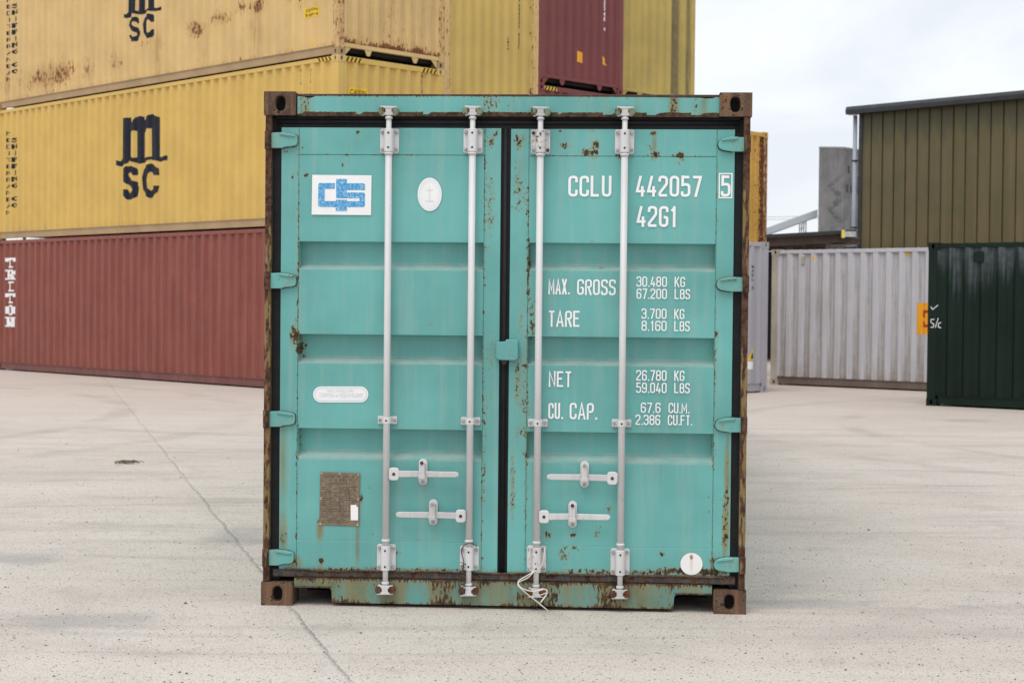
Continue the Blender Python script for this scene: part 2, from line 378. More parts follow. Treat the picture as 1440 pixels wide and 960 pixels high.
# ------------------------------------------------------------------ corrugation
def prof_breaks(a, b, pitch, dep):
    """trapezoid corrugation between a and b -> list of (position, depth)"""
    n = max(1, round((b - a) / pitch)); p = (b - a) / n; out = []
    for i in range(n):
        s = a + i * p
        out += [(s, 0), (s + p * .28, 0), (s + p * .48, dep), (s + p * .80, dep)]
    out.append((b, 0)); return out
def prof(s, br):
    if s <= br[0][0]: return br[0][1]
    for (a, da), (b, db) in zip(br, br[1:]):
        if s <= b: return da + (db - da) * (s - a) / (b - a + 1e-9)
    return br[-1][1]
def add_attr(me, fn):
    ra = me.attributes.new('rust', 'FLOAT', 'POINT'); st = me.attributes.new('stain', 'FLOAT', 'POINT'); du = me.attributes.new('dust', 'FLOAT', 'POINT')
    for v in me.vertices:
        q = fn(v.co); ra.data[v.index].value = q[0]; st.data[v.index].value = q[1]; du.data[v.index].value = q[2] if len(q) > 2 else 0
def corr_panel(name, br, z0, z1, place, mat, root, rows=1, wear=None, flip=False):
    bm = bmesh.new(); G = []
    for i in range(rows + 1):
        z = z0 + (z1 - z0) * i / rows; G.append([bm.verts.new(place(s, d, z)) for s, d in br])
    for i in range(rows):
        for j in range(len(br) - 1):
            q = (G[i][j], G[i][j + 1], G[i + 1][j + 1], G[i + 1][j]); bm.faces.new(q[::-1] if flip else q)
    me = bpy.data.meshes.new(name); bm.to_mesh(me); bm.free(); me.materials.append(mat)
    if wear: add_attr(me, wear)
    o = bpy.data.objects.new(name, me); COL.objects.link(o); o.parent = root; return o

def conform(bm2, br, place, eps=.0025):
    """drape a flat mesh given in (along, height) over the corrugation br"""
    xs = [v.co.x for v in bm2.verts]
    for s, d in br:
        if min(xs) < s < max(xs):
            bmesh.ops.bisect_plane(bm2, geom=bm2.verts[:] + bm2.edges[:] + bm2.faces[:], plane_co=(s, 0, 0), plane_no=(1, 0, 0))
    for v in bm2.verts:
        s, z = v.co.x, v.co.y; v.co = place(s, prof(s, br) - eps, z)
    return bm2
def finish(bm, name, mat, parent):
    me = bpy.data.meshes.new(name); bm.to_mesh(me); bm.free(); me.materials.append(mat)
    o = bpy.data.objects.new(name, me); COL.objects.link(o); o.parent = parent; return o

SIDE = lambda s, d, z: (d, s, z)          # on the x=0 side: along = y, depth inward = +x
END = lambda s, d, z: (s, d, z)           # on the y=0 end

# ------------------------------------------------------------------ a background container
W_ = 2.438
def container(x, y, z, yaw, Ln, H, mat, label, group=None, cast=None, rail=None, wear_side=None, wear_end=None, post=None, endgap=True, pitch=.278, spitch=None, dep=.046, rows=1, toprail=None, pwear=0):
    root = empty('shipping_container', (x, y, z), yaw); tag(root, label, 'shipping container', group)
    cast = cast or mat; rail = rail or mat; post = post or mat; toprail = toprail or mat
    castings(root, W_, Ln, H, cast, bevel=0)
    for ix, iy in ((0, 0), (1, 0), (0, 1), (1, 1)):
        mb = MB(); x0, x1 = (0, .13) if ix == 0 else (W_ - .13, W_); y0, y1 = (0, .15) if iy == 0 else (Ln - .15, Ln)
        mb.box(x0, x1, y0, y1, .118, H - .115); o = mb.build('corner_post', post, root, .008)
        if pwear and iy == 0: add_attr(o.data, lambda c, k=pwear: (k, k + .1))
    bs = prof_breaks(.15, Ln - .15, spitch or pitch, dep); be = prof_breaks(.13, W_ - .13, .245, dep)
    zb, zt = .175, H - .075
    corr_panel('side_panel', bs, zb, zt, lambda s, d, zz: (.012 + d, s, zz), mat, root, rows, wear_side, flip=True)
    corr_panel('side_panel', bs, zb, zt, lambda s, d, zz: (W_ - .012 - d, s, zz), mat, root, 1)
    corr_panel('end_panel', be, .21, H - .10, lambda s, d, zz: (s, .012 + d, zz), mat, root, rows, wear_end)
    corr_panel('end_panel', be, .21, H - .10, lambda s, d, zz: (s, Ln - .012 - d, zz), mat, root, 1, flip=True)
    for ix in (0, 1):
        x0, x1 = (.008, .07) if ix == 0 else (W_ - .07, W_ - .008)
        MB().box(x0, x1, .178, Ln - .178, H - .085, H - .012).build('top_rail', toprail, root, .006)
        x0, x1 = (.03, .08) if ix == 0 else (W_ - .08, W_ - .03)
        f0, f1 = (.014, .085) if ix == 0 else (W_ - .085, W_ - .014)
        mb = MB(); mb.box(x0, x1, .178, Ln - .178, .03, .165); mb.box(f0, f1, .178, Ln - .178, .165, .178); mb.build('bottom_rail', rail, root)
    for iy in (0, 1):
        a, b = (.006, .07) if iy == 0 else (Ln - .07, Ln - .006)
        MB().box(.162, W_ - .162, a, b, H - .105, H - .012).build('end_header', mat, root, .006)
        mb = MB(); a, b = (.01, .09) if iy == 0 else (Ln - .09, Ln - .01)
        mb.box(.13, W_ - .13, a, b, .145, .213)
        y0, y1 = (.02, .03) if iy == 0 else (Ln - .03, Ln - .02)
        mb.prism([(.162, .002), (.30, .144), (.162, .144)], y0, y1); mb.prism([(W_ - .162, .002), (W_ - .162, .144), (W_ - .30, .144)], y0, y1)
        for c in (.68, W_ - .68): mb.prism([(c - .085, .144), (c - .03, .04), (c + .03, .04), (c + .085, .144)], y0, y1)
        mb.build('end_sill', mat, root)
    MB().box(.09, W_ - .09, .12, Ln - .12, .08, .16).build('floor_frame', M['under'], root)
    # corrugated roof
    mb = MB(); bm = mb.bm; n = int(Ln / .21); rowsv = []
    for i in range(n * 2 + 1):
        yy = .08 + (Ln - .16) * i / (n * 2); hz = H - .022 + (.018 if i % 2 else 0); rowsv.append([bm.verts.new((xx, yy, hz)) for xx in (.07, W_ - .07)])
    for a, b in zip(rowsv, rowsv[1:]): bm.faces.new((a[0], a[1], b[1], b[0]))
    mb.build('roof_panel', mat, root)
    root['_'] = 0; del root['_']
    return root, bs, be

# ================================================================== SETTING
# ---- ground
def ground():
    s = NT('yard_concrete'); P = s.obj
    big = s.noise(.28, 5, .6, dist=.6); med = s.noise(1.6, 5, .62, dist=.4); fine = s.noise(55, 4, .7); gr = s.noise(120, 3, .7)
    c = s.mix(s.step(big, .3, .7), (.56, .488, .428), (.66, .592, .528))
    c = s.mix(s.math('MULTIPLY', s.step(med, .5, .70), .42), c, (.41, .365, .32))
    c = s.mix(s.math('MULTIPLY', s.step(s.noise(4.5, 5, .7, dist=.5), .52, .70), .26), c, (.36, .325, .29))
    sw = s.noise(1, 5, .65, s.map((.22, 1.9, 1), rot=(0, 0, R(-8))), dist=.8)
    c = s.mix(s.math('MULTIPLY', s.step(sw, .50, .68), .50), c, (.39, .355, .32))
    sw2 = s.noise(1, 5, .6, s.map((.16, 1.1, 1), loc=(3, 7, 0), rot=(0, 0, R(12))), dist=1.2)
    c = s.mix(s.math('MULTIPLY', s.step(sw2, .54, .70), .45), c, (.70, .64, .58))
    y = s.sep()[1]; x = s.sep()[0]
    c = s.mix(s.math('MULTIPLY', s.step(y, 15, 24), .45), c, (.55, .455, .405))
    c = s.mix(s.math('MULTIPLY', s.step(fine, .48, .66), .38), c, (.33, .29, .25))
    c = s.mix(s.math('MULTIPLY', s.step(gr, .50, .66), .62), c, (.26, .235, .21))
    c = s.mix(s.math('MULTIPLY', s.step(gr, .48, .32), .40), c, (.76, .73, .70))
    for cx, cy, rad, wd, am in ((11.8, 20.5, 7.4, .16, .30), (11.8, 20.5, 9.0, .16, .24), (-15.5, 21, 10.2, .18, .26), (-15.5, 21, 11.9, .18, .22), (2, 34, 16.0, .2, .22), (9, 4.5, 6.2, .15, .16)):
        ddx = s.math('SUBTRACT', x, cx); ddy = s.math('SUBTRACT', y, cy)
        q = s.math('SQRT', s.math('ADD', s.math('MULTIPLY', ddx, ddx), s.math('MULTIPLY', ddy, ddy)))
        q = s.math('ABSOLUTE', s.math('SUBTRACT', q, rad)); q = s.math('ADD', q, s.math('MULTIPLY', s.math('SUBTRACT', s.noise(2.5, 4, .7), .5), .35))
        c = s.mix(s.math('MULTIPLY', s.math('MULTIPLY', s.step(q, wd * 1.5, wd * .3), s.step(s.noise(.6, 3), .38, .6)), am), c, (.25, .225, .21))
    # exposed aggregate specks of two sizes
    for sca, lo, hi, am, co in ((34, .24, .15, .85, (.10, .092, .085)), (62, .30, .18, .75, (.15, .13, .115)), (14, .10, .06, .9, (.06, .055, .05))):
        v = s.vor(sca, s.map((1, 1, 0)), 0); pick = s.noise(sca * .6, 1, .5)
        near = s.step(y, 26, 12, .25, 1)
        c = s.mix(s.math('MULTIPLY', s.math('MULTIPLY', s.math('MULTIPLY', s.step(v, lo, hi), s.step(pick, .46, .56)), am), near), c, co)
    # slab joints (rotated grid), wandering a little
    wn = s.math('MULTIPLY', s.math('SUBTRACT', s.noise(1.4, 5, .65), .5), .16)
    wn2 = s.math('MULTIPLY', s.math('SUBTRACT', s.noise(9, 4, .7), .5), .06)
    k = .289; nrm = math.sqrt(1 + k * k)
    # line 1: x = -1.40 - k (y - 9.19)
    d1 = s.math('DIVIDE', s.math('ADD', s.math('ADD', x, 1.40), s.math('MULTIPLY', s.math('SUBTRACT', y, 9.19), k)), nrm)
    # line 2: y = 13.0 + .268 (x - 0)
    d2 = s.math('DIVIDE', s.math('SUBTRACT', s.math('SUBTRACT', y, 13.03), s.math('MULTIPLY', x, .268)), nrm)
    dist = None
    for d, wd in ((d1, .0048), (d2, .005)):
        a = s.math('ABSOLUTE', s.math('ADD', d, s.math('ADD', s.math('MULTIPLY', wn, .5), s.math('MULTIPLY', wn2, .7)) if d is d1 else s.math('MULTIPLY', wn, .6)))
        brk = s.math('MULTIPLY', s.step(s.noise(.9, 2), .35, .6, .5, 1), s.step(y, 24, 12, .35, 1))
        c = s.mix(s.math('MULTIPLY', s.math('MULTIPLY', s.step(a, wd * 2.0, wd * .5), brk), .58), c, (.14, .13, .12))
        sp = s.math('MULTIPLY', s.step(a, .16, .0), s.step(s.noise(2.3, 4, .7), .56, .68))
        c = s.mix(s.math('MULTIPLY', sp, .35), c, (.25, .24, .235))
        dist = a if dist is None else s.math('MINIMUM', dist, a)
    # oil smudges
    for cx, cy, rx, ry in ((-2.05, 7.75, .55, .28), (-3.0, 7.1, .5, .22), (3.0, 8.35, 1.0, .12), (1.5, 8.4, .5, .16), (-1.75, 10.6, .28, .5), (-4.6, 11.6, 1.2, .35), (6.3, 22.5, .5, .4), (-2.9, 9.6, .45, .25)):
        dx = s.math('DIVIDE', s.math('SUBTRACT', x, cx), rx); dy = s.math('DIVIDE', s.math('SUBTRACT', y, cy), ry)
        rr = s.math('SQRT', s.math('ADD', s.math('MULTIPLY', dx, dx), s.math('MULTIPLY', dy, dy)))
        f = s.math('MULTIPLY', s.step(s.math('ADD', rr, s.math('MULTIPLY', s.math('SUBTRACT', s.noise(4, 5, .7), .5), 2.2)), 1.15, .2), .45)
        c = s.mix(f, c, (.25, .245, .25))
    h = s.math('ADD', s.math('MULTIPLY', gr, .35), s.math('MULTIPLY', fine, .5))
    h = s.math('SUBTRACT', h, s.step(dist, .02, .004, 0, 1.2))
    s.bump(h, .65, .007)
    m = s.fin(c, .85, 0, .25)
    mb = MB(); bm = mb.bm
    xs = [-1500, -60, -12, 12, 60, 1500]; ys = [-60, 0, 12, 40, 120, 2500]
    V = [[bm.verts.new((a, b, 0)) for a in xs] for b in ys]
    for i in range(5):
        for j in range(5): bm.faces.new((V[i][j], V[i][j + 1], V[i + 1][j + 1], V[i + 1][j]))
    o = mb.build('ground', m, recalc=False); tag(o, kind='structure')
ground()

# ---- shed with ribbed cladding
def shed():
    yaw = R(44.74)
    f = Frame(0, 0, yaw)
    Y0 = 50.0; ray = cF * FPX + cR * (1209 - 720) + cU * (480 - 300); t = Y0 / ray.y; c0 = Vector((ray.x * t, Y0, 0))
    # local x: depth away; local y: toward the left end. the visible wall is x=0, from y=0 (right, far end) to y=24 (left corner)
    Ln = 24.0; o0 = c0 - f.Y * Ln
    root = empty('shed', (o0.x, o0.y, 0), yaw); tag(root, 'tall olive brown ribbed metal shed with dark gutter behind the green container', 'shed')
    fr = Frame(o0.x, o0.y, yaw)
    H = fr.hit(1209, 158, 'x', 0)[1]
    s = NT('olive_cladding'); zz = s.sep()[2]
    st = s.noise(1, 4, .6, s.map((1, 3.2, .12)))
    c = s.mix(s.step(st, .35, .65), (.115, .098, .044), (.150, .118, .060))
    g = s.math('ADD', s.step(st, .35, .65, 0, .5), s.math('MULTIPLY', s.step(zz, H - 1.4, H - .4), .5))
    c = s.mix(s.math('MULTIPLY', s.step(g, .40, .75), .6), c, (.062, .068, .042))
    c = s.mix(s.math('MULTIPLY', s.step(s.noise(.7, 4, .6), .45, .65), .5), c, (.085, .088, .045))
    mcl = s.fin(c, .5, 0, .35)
    br = []; p = .40; y = 0; k = 0
    while y < Ln - .01:
        big = k % 2 == 0
        wdt = .06 if big else .03; dp = -.035 if big else -.018
        br += [(y, 0), (y + .006, .05), (y + .030, .05), (y + .036, dp), (y + .036 + wdt, dp), (y + wdt + .05, 0), (min(y + p - .001, Ln), 0)]; y += p; k += 1
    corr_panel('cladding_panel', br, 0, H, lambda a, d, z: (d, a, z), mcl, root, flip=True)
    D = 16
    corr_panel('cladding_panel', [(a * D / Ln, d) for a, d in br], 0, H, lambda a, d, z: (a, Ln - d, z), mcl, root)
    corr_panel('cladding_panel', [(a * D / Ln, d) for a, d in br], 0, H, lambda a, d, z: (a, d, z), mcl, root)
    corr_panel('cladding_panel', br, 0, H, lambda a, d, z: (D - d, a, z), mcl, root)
    dark = plain('dark_trim', (.032, .036, .042), .45, var=.2, scale=4)
    mb = MB(); mb.prism([(-.30, H + .02), (D / 2, H + .25), (D + .3, H + .02), (D + .3, H + .08), (D / 2, H + .31), (-.30, H + .08)], -.3, Ln + .30, 'y'); mb.build('roof', dark, root)
    MB().prism([(-.34, H - .08), (-.05, H - .08), (-.05, H + .14), (-.31, H + .16), (-.36, H + .05)], -.3, Ln + .34, 'y').build('gutter', dark, root, .01)
    MB().box(-.05, .02, Ln - .07, Ln + .04, 0, H).build('corner_trim', dark, root)
    pg = plain('pipe_grey', (.30, .33, .38), .45, var=.08, scale=2)
    MB().tube([(-.10, Ln + .14, 0), (-.10, Ln + .14, H - .1)], .065, 12).build('downpipe', pg, root)
    for z in (H * .20, H * .45, H * .53, H * .8): MB().box(-.17, -.03, Ln + .065, Ln + .215, z, z + .05).build('pipe_bracket', dark, root)
shed()

# ---- concrete tower and conveyor far behind
def tower():
    Y = 300.0
    def at(px, py): r = cF * FPX + cR * (px - 720) + cU * (480 - py); t = Y / r.y; return CC + r * t
    a = at(1152, 209); b = at(1187, 209); H = a.z; wd = b.x - a.x
    s = NT('stained_concrete')
    st = s.noise(1, 5, .65, s.map((1.6, 1.6, .16))); big = s.noise(.25, 4, .6)
    c = s.mix(s.step(big, .3, .7), (.155, .155, .158), (.225, .22, .22))
    c = s.mix(s.math('MULTIPLY', s.step(st, .5, .72), .55), c, (.13, .135, .145))
    X, YY, Z = s.sep()
    # zigzag staining left by a stair
    tri = s.math('PINGPONG', s.math('ADD', Z, 1.0), 2.1)
    zx = s.math('ADD', s.math('MULTIPLY', tri, .9), wd * .48)
    dd = s.math('ABSOLUTE', s.math('SUBTRACT', X, zx)); dd = s.math('ADD', dd, s.math('MULTIPLY', s.math('SUBTRACT', s.noise(.9, 4, .7), .5), 3.0))
    zm = s.math('MULTIPLY', s.step(dd, 1.0, .1), s.step(Z, H - 4, H - 6.5))
    zm = s.math('MULTIPLY', zm, s.step(s.noise(.55, 5, .75), .36, .56))
    c = s.mix(s.math('MULTIPLY', zm, .72), c, (.065, .067, .075))
    c = s.mix(s.math('MULTIPLY', s.math('MULTIPLY', s.step(X, wd * .8, wd * 1.1), s.step(s.noise(.35, 5, .7), .35, .6)), .5), c, (.09, .093, .105))
    c = s.mix(s.math('MULTIPLY', s.math('MULTIPLY', s.step(Z, H - 9, H), s.step(st, .40, .6)), .55), c, (.10, .10, .11))
    c = s.mix(s.math('MULTIPLY', s.step(s.math('FRACT', s.math('DIVIDE', Z, 5.2)), .985, 1.0), .3), c, (.14, .14, .14))
    mt = s.fin(c, .9, 0, .2)
    root = empty('concrete_tower', (a.x, Y, 0), 0); tag(root, 'far grey stained concrete tower standing left of the olive shed', 'tower')
    MB().prism([(0, 0), (wd, 0), (wd + 5.5, 6.5), (wd + 2, 13), (3, 12)], 0, H, 'z').build('tower_shaft', mt, root)
    MB().prism([(-.06, -.06), (wd + .03, -.06), (wd + 5.6, 6.5), (wd + 2, 13.1), (3, 12.1)], H, H + .35, 'z').build('parapet', plain('parapet_concrete', (.2, .2, .195), .9), root)
    dk = plain('dark_opening', (.04, .042, .05), .8)
    for u, z in ((.18, .86), (.62, .74), (.30, .745), (.12, .745), (.62, .8)):
        p = Vector((wd, 0, 0)) + Vector((5.5, 6.5, 0)) * u; d = Vector((5.5, 6.5, 0)).normalized(); n = Vector((d.y, -d.x, 0))
        q = p + n * .05
        v = [q, q + d * .7, q + d * .7 + Vector((0, 0, 1.4)), q + Vector((0, 0, 1.4))]
        mb = MB(); mb.bm.faces.new([mb.bm.verts.new((t.x, t.y, H * z + t.z)) for t in v]); mb.build('window', dk, root)
    # conveyor gallery
    c0 = at(1040, 340); c1 = at(1152.5, 299)
    r2 = empty('conveyor_gallery', (c0.x, Y + 2, 0), 0); tag(r2, 'pale sloping conveyor gallery rising to the far concrete tower', 'conveyor')
    dx = c1.x - c0.x; MB().prism([(0, c0.z - .6), (dx, c1.z - .6), (dx, c1.z + .7), (0, c0.z + .7)], 0, 3, 'y').build('gallery', plain('pale_cladding', (.36, .40, .44), .5, var=.06), r2)
    MB().prism([(0, c0.z - .75), (dx, c1.z - .75), (dx, c1.z - .6), (0, c0.z - .6)], -.1, 3.1, 'y').build('girder', plain('gallery_steel', (.10, .11, .12), .6), r2)
    steel = plain('gallery_leg_steel', (.05, .055, .065), .6)
    px = at(1133.5, 310).x - c0.x
    for yy in (.4, 2.6):
        mb = MB()
        for ox in (-.45, .35): mb.box(px + ox, px + ox + .16, yy - .08, yy + .08, 0, at(1133, 309).z)
        for k in range(9): mb.prism([(px - .35, k * 2), (px + .40, k * 2 + 1.9), (px + .40, k * 2 + 2.05), (px - .35, k * 2 + .15)], yy - .03, yy + .03)
        mb.build('trestle_leg', steel, r2)
    # overhead wires
    for py in (281, 285):
        p0 = at(900, py - 1.5); p1 = at(1300, py + 1)
        mb = MB(); n = 14; pts = []
        for i in range(n + 1):
            t = i / n; p = p0.lerp(p1, t) + Vector((0, 40, -1.0 * 4 * t * (1 - t))); pts.append(p)
        o = mb.tube(pts, .045, 5).build('power_line', plain('wire_grey', (.25, .27, .3), .6)); o.name = 'power_line'
        tag(o, ('upper' if py == 281 else 'lower') + ' of the two thin power lines crossing the sky left of the tower', 'power line', 'power lines')
    # pylons that carry them, out of the view
tower()

# ---- low open shed with dark roof behind the white container
def open_shed():
    root = empty('open_shed', (3.4, 46, 0), R(-4)); tag(root, 'low dark open sided shed with rusty roof edge beyond the white container', 'shed')
    fr = Frame(3.4, 46, R(-4))
    p0 = fr.hit(1078, 330, 'y', 0); p1 = fr.hit(1203, 323, 'y', 0)
    z0, z1 = p0[1], p1[1]; W = fr.hit(1203, 330, 'y', 0)[0]
    sl = (z1 - z0) / (p1[0] - p0[0]); zl = z0 - sl * p0[0]
    brown = paint('rusty_fascia', (.085, .06, .052), .8, rust=.03, stain=.1, fade=.3, chip=8, staincol=(.07, .045, .035), dustamt=.3, dust=(.13, .11, .1))
    dark = plain('dark_roof_sheet', (.03, .029, .03), .7)
    MB().prism([(0, zl - .33), (W, zl + sl * W - .33), (W, zl + sl * W - .10), (0, zl - .10)], 0, .12, 'y').build('fascia_beam', brown, root)
    MB().prism([(0, zl - .10), (W, zl + sl * W - .10), (W, zl + sl * W), (0, zl + .0)], -.12, 4.1, 'y').build('roof', dark, root)
    MB().box(0, W + .75, 4.0, 4.1, 0, zl - .1).build('back_wall', dark, root)
    for px in (1192, 1110):
        u = fr.hit(px, 345, 'y', .2)[0]
        MB().box(u - .09, u + .09, .13, .32, 0, zl - .1).build('post', plain('brown_post', (.09, .05, .035), .8), root)
    u0 = fr.hit(1184, 330, 'y', -.3); u1 = fr.hit(1203, 328, 'y', -.3)
    mb = MB(); mb.box(u0[0] + .07, u1[0], -.36, -.24, u0[1] - .06, u0[1] + .09); mb.build('gutter', plain('pale_pipe', (.45, .45, .45), .5), root)
    MB().box(u0[0] - .01, u0[0] + .07, -.37, -.23, u0[1] - .09, u0[1] + .13).build('gutter_cap', plain('yellow_cap', (.75, .62, .12), .5), root)
    # scrap steel heaped inside, each length a thing
    cols = [(.16, .13, .12), (.10, .07, .055), (.30, .29, .28), (.13, .10, .09), (.22, .2, .19), (.12, .06, .04)]
    desc = ['grey brown', 'dark rusty', 'pale grey', 'dull brown', 'light grey', 'red brown']
    rnd = random.Random(3)
    MBh = fr.hit(1130, 350, 'y', 1)[1]
    for i in range(6):
        Ln = rnd.uniform(1.7, 2.6); u = fr.hit(1088 + i % 3 * 27 + i // 3 * 10, 345, 'y', 1)[0] - 1
        mb = MB(); mb.box(-Ln / 2, Ln / 2, -.1, .1, 0, .03); mb.box(-Ln / 2, Ln / 2, -.015, .015, .03, .17); mb.box(-Ln / 2, Ln / 2, -.1, .1, .17, .2)
        o = mb.build('steel_beam', plain('scrap_steel', cols[i], .6, var=.3)); q = fr.o + fr.X * (u + 1) + fr.Y * (1.2 + .45 * (i % 3))
        o.location = (q.x, q.y, 3.22 + .205 * (i // 3)); o.rotation_euler = (0, 0, R(rnd.uniform(-8, 8)))
        tag(o, desc[i] + ' steel beam on the rack under the low dark shed, %s layer' % ('upper' if i > 2 else 'lower'), 'steel beam', 'scrap steel beams racked in the open shed')
    rk = empty('steel_rack', (fr.o + fr.X * 6.2 + fr.Y * 1.6)[:2] + (0,), R(-4)); tag(rk, 'brown steel rack holding beams in the low dark shed', 'rack')
    for k in range(4):
        mb = MB(); u = -4 + k * 2.6; mb.box(u - .05, u + .05, -.7, -.6, 0, 3.13); mb.box(u - .05, u + .05, .7, .8, 0, 3.13); mb.box(u - .05, u + .05, -.8, .9, 3.13, 3.215); mb.build('rack_frame', brown, rk)
open_shed()

# ================================================================== BACKGROUND CONTAINERS
HC, ST = 2.896, 2.591
SX, SY, SA = -3.0065, 27.772, 0.78089
FS = Frame(SX, SY, SA)
def nz3(x, y, z): return noise.noise(Vector((x, y, z)))
def wear_top_side(c):
    y, z = c.y, c.z; r = 0
    band = math.exp(-((z - (.98 + .18 * math.sin(y * .8) + .12 * nz3(y * 2.3, 4, 1))) / .15) ** 2) * (.48 + .75 * nz3(y * 2.4, 3, z))
    if 1.0 < y < 6.5: r = max(r, band * (1.1 if 2.2 < y < 4.8 else .8))
    if y > 7: r = max(r, math.exp(-((z - .55) / .28) ** 2) * (.50 + .6 * nz3(y * 1.2, 8, z * .6)) * (1.15 if 8.2 < y < 11.3 else .5))
    r = max(r, math.exp(-(z - .175) / .06) * .35)
    drip = max(0, nz3(y * 3.1, 2, z * .35)) * math.exp(-((z - .55) / .55) ** 2) * (1.3 if (2 < y < 6 or y > 8) else .7)
    return r * .85, max(0, r * .9 - .1) + .12 + drip * .8
def wear_top_end(c):
    x, z = c.x, c.z
    r = math.exp(-(z - .21) / .10) * (.75 + .4 * nz3(x * 3, 0, 0)) + max(0, .4 * nz3(x * 3, z * .8, 1) + .12)
    return r, .25 + r * .5
def wear_mid_side(c):
    z = c.z; return (math.exp(-(z - .175) / .10) * .15, .05 + .75 * math.exp(-(z - .175) / .22) * (.6 + .5 * nz3(c.y * .5, 0, 0)))
def wear_col2(c):
    x, z = c.x, c.z
    e = .65 * math.exp(-(x - .13) / .06) + .7 * math.exp(-(2.308 - x) / .10)
    return e * .5 + .30 * max(0, nz3(x * 2, z, 5)) + .2 * math.exp(-(z - .21) / .5), .1 + e * .7
def wear_col4(c):
    x, z = c.x, c.z; return 0, 1.5 * math.exp(-((x - 1.83) / .15) ** 2) + 1.0 * math.exp(-((x - 2.25) / .12) ** 2) + .6 * math.exp(-((x - .9) / .05) ** 2) + .5 * math.exp(-((x - .15) / .08) ** 2)
def wear_red_side(c):
    z = c.z; return 0, .1 + .25 * math.exp(-(z - .175) / .3) + .35 * max(0, nz3(c.y * .7, 2, z * .5))

G1 = 'containers stacked behind the teal container'
def at_col(k, dv=0): p = FS.o + FS.X * (2.442 * k) + FS.Y * dv; return p.x, p.y
x, y = at_col(0)
C_red, bsR, beR = container(x, y, 0, SA, 12.192, HC, M['oxide'], 'brick red long container on the ground at the left, lowest of the tall stack', G1, rail=M['railred'], wear_side=wear_red_side, rows=10)
C_mid, bsM, beM = container(x, y, HC, SA, 12.192, HC, M['yellow_b'], 'clean mustard yellow container with large navy letters, middle of the left stack', G1, rail=M['railtan'], wear_side=wear_mid_side, rows=12, cast=M['yellow_a'])
C_top, bsT, beT = container(x, y, HC * 2, SA, 12.192, HC, M['yellow_a'], 'faded rust streaked yellow container, topmost of the left stack', G1, rail=M['railtan'], wear_side=wear_top_side, wear_end=wear_top_end, rows=24, cast=M['railtan'], post=M['yellow_a'], pwear=.42)
x, y = at_col(1)
c2a, _, _ = container(x, y, 0, SA, 12.192, ST, M['oxide'], 'lowest container of the second column, hidden behind the teal container', G1)
c2b, _, _ = container(x, y, ST, SA, 12.192, ST, M['yellow_c'], 'middle container of the second column, hidden behind the teal container', G1)
c2c, _, be2 = container(x, y, ST * 2, SA, 12.192, HC, M['yellow_d'], 'yellow container end with rusty right edge, between left stack and maroon container', G1, wear_end=wear_col2, rows=24, post=M['yellow_a'], pwear=.30)
x, y = at_col(2)
c3a, _, _ = container(x, y, 0, SA, 12.192, HC, M['yellow_c'], 'lowest container under the maroon ones, hidden behind the teal container', G1)
c3b, _, be3b = container(x, y, HC, SA, 12.192, HC, M['maroon'], 'maroon container with striped top corner, directly beneath the maroon container with orange stickers', G1)
c3c, _, be3 = container(x, y, HC * 2, SA, 12.192, HC, M['maroon'], 'maroon container end with two orange stickers, topmost of its column', G1)
x, y = at_col(3, .12)
c4a, _, _ = container(x, y, 0, SA, 12.192, HC, M['oxide'], 'lowest container of the column at the sky edge, hidden behind the teal container', G1)
c4b, _, _ = container(x, y, HC, SA, 12.192, HC, M['yellow_c'], 'middle container of the column at the sky edge, hidden behind the teal container', G1)
c4c, _, be4 = container(x, y, HC * 2, SA, 12.192, HC, M['yellow_c'], 'olive yellow container end with dark vertical stains, beside the open sky', G1, wear_end=wear_col4, rows=6)
# column with the narrow yellow strip right of the teal container
ray = cF * FPX + cR * (1078.5 - 720) + cU * (480 - 300); p = ray * (36.7 / ray.y)
q = Vector((p.x, p.y, 0)) - FS.X * W_
def wear_y5(c):
    e = .75 * math.exp(-(2.308 - c.x) / .12); return e + .18, .3 + e * .6
c5a, _, _ = container(q.x, q.y, 0, SA, 12.192, ST, M['oxide'], 'ground level container under the narrow orange yellow one, hidden behind the grey container', None)
c5b, _, be5 = container(q.x, q.y, ST, SA, 12.192, HC, M['yellow_a'] if False else paint('orange_yellow_paint', (.60, .34, .06), .48, rust=0, stain=0, chip=16, staincol=(.30, .14, .03)), 'orange yellow container with rusty edge, seen as a narrow strip right of the teal container', None, wear_end=wear_y5, rows=20, post=M['yellow_a'], pwear=.6)

C_grey, bsG, _ = container(4.67, 29.67, 0, R(135), 6.058, 2.735, M['grey'], 'pale lilac grey container peeking out between teal and white containers', None, cast=M['grey'])
fg = Frame(4.67, 29.67, R(135))
dW = Vector((.7533, -.6577))
oW = Vector((5.21, 32.7)) + dW * 6.058
aW = math.atan2(dW.x, -dW.y)
aW = math.atan2(.7533, .6577)
def wear_tan_white(c):
    return (.25 * math.exp(-(c.z - .175) / .1) , (.62 if c.x > .03 else .05) + .45 * math.exp(-(c.z - .175) / .5))  # tan tone on the recessed flats; rust and stain grow toward the bottom
C_white, bsW, _ = container(oW.x, oW.y, 0, aW, 6.058, 2.71, M['white'], 'dirty white ribbed container between the grey one and dark green one', None, cast=M['white_worn'], rail=M['railwhite'], post=M['white_worn'], wear_side=wear_tan_white, rows=10, spitch=.268)
dG = Vector((.765, -.644)); oG = Vector((6.645, 25.99)) + dG * 6.058; aG = math.atan2(.765, .644)
def wear_green(c):
    n = nz3(c.y * 3.1, 1.7, 0) ; L_ = .45 + .9 * max(0, n)
    s = max(0, 1 - (2.591 - .075 - c.z) / (L_ + .1)) * (.75 + .9 * nz3(c.y * 9, 4, c.z * .4))
    return 0, max(0, s) * 1.5
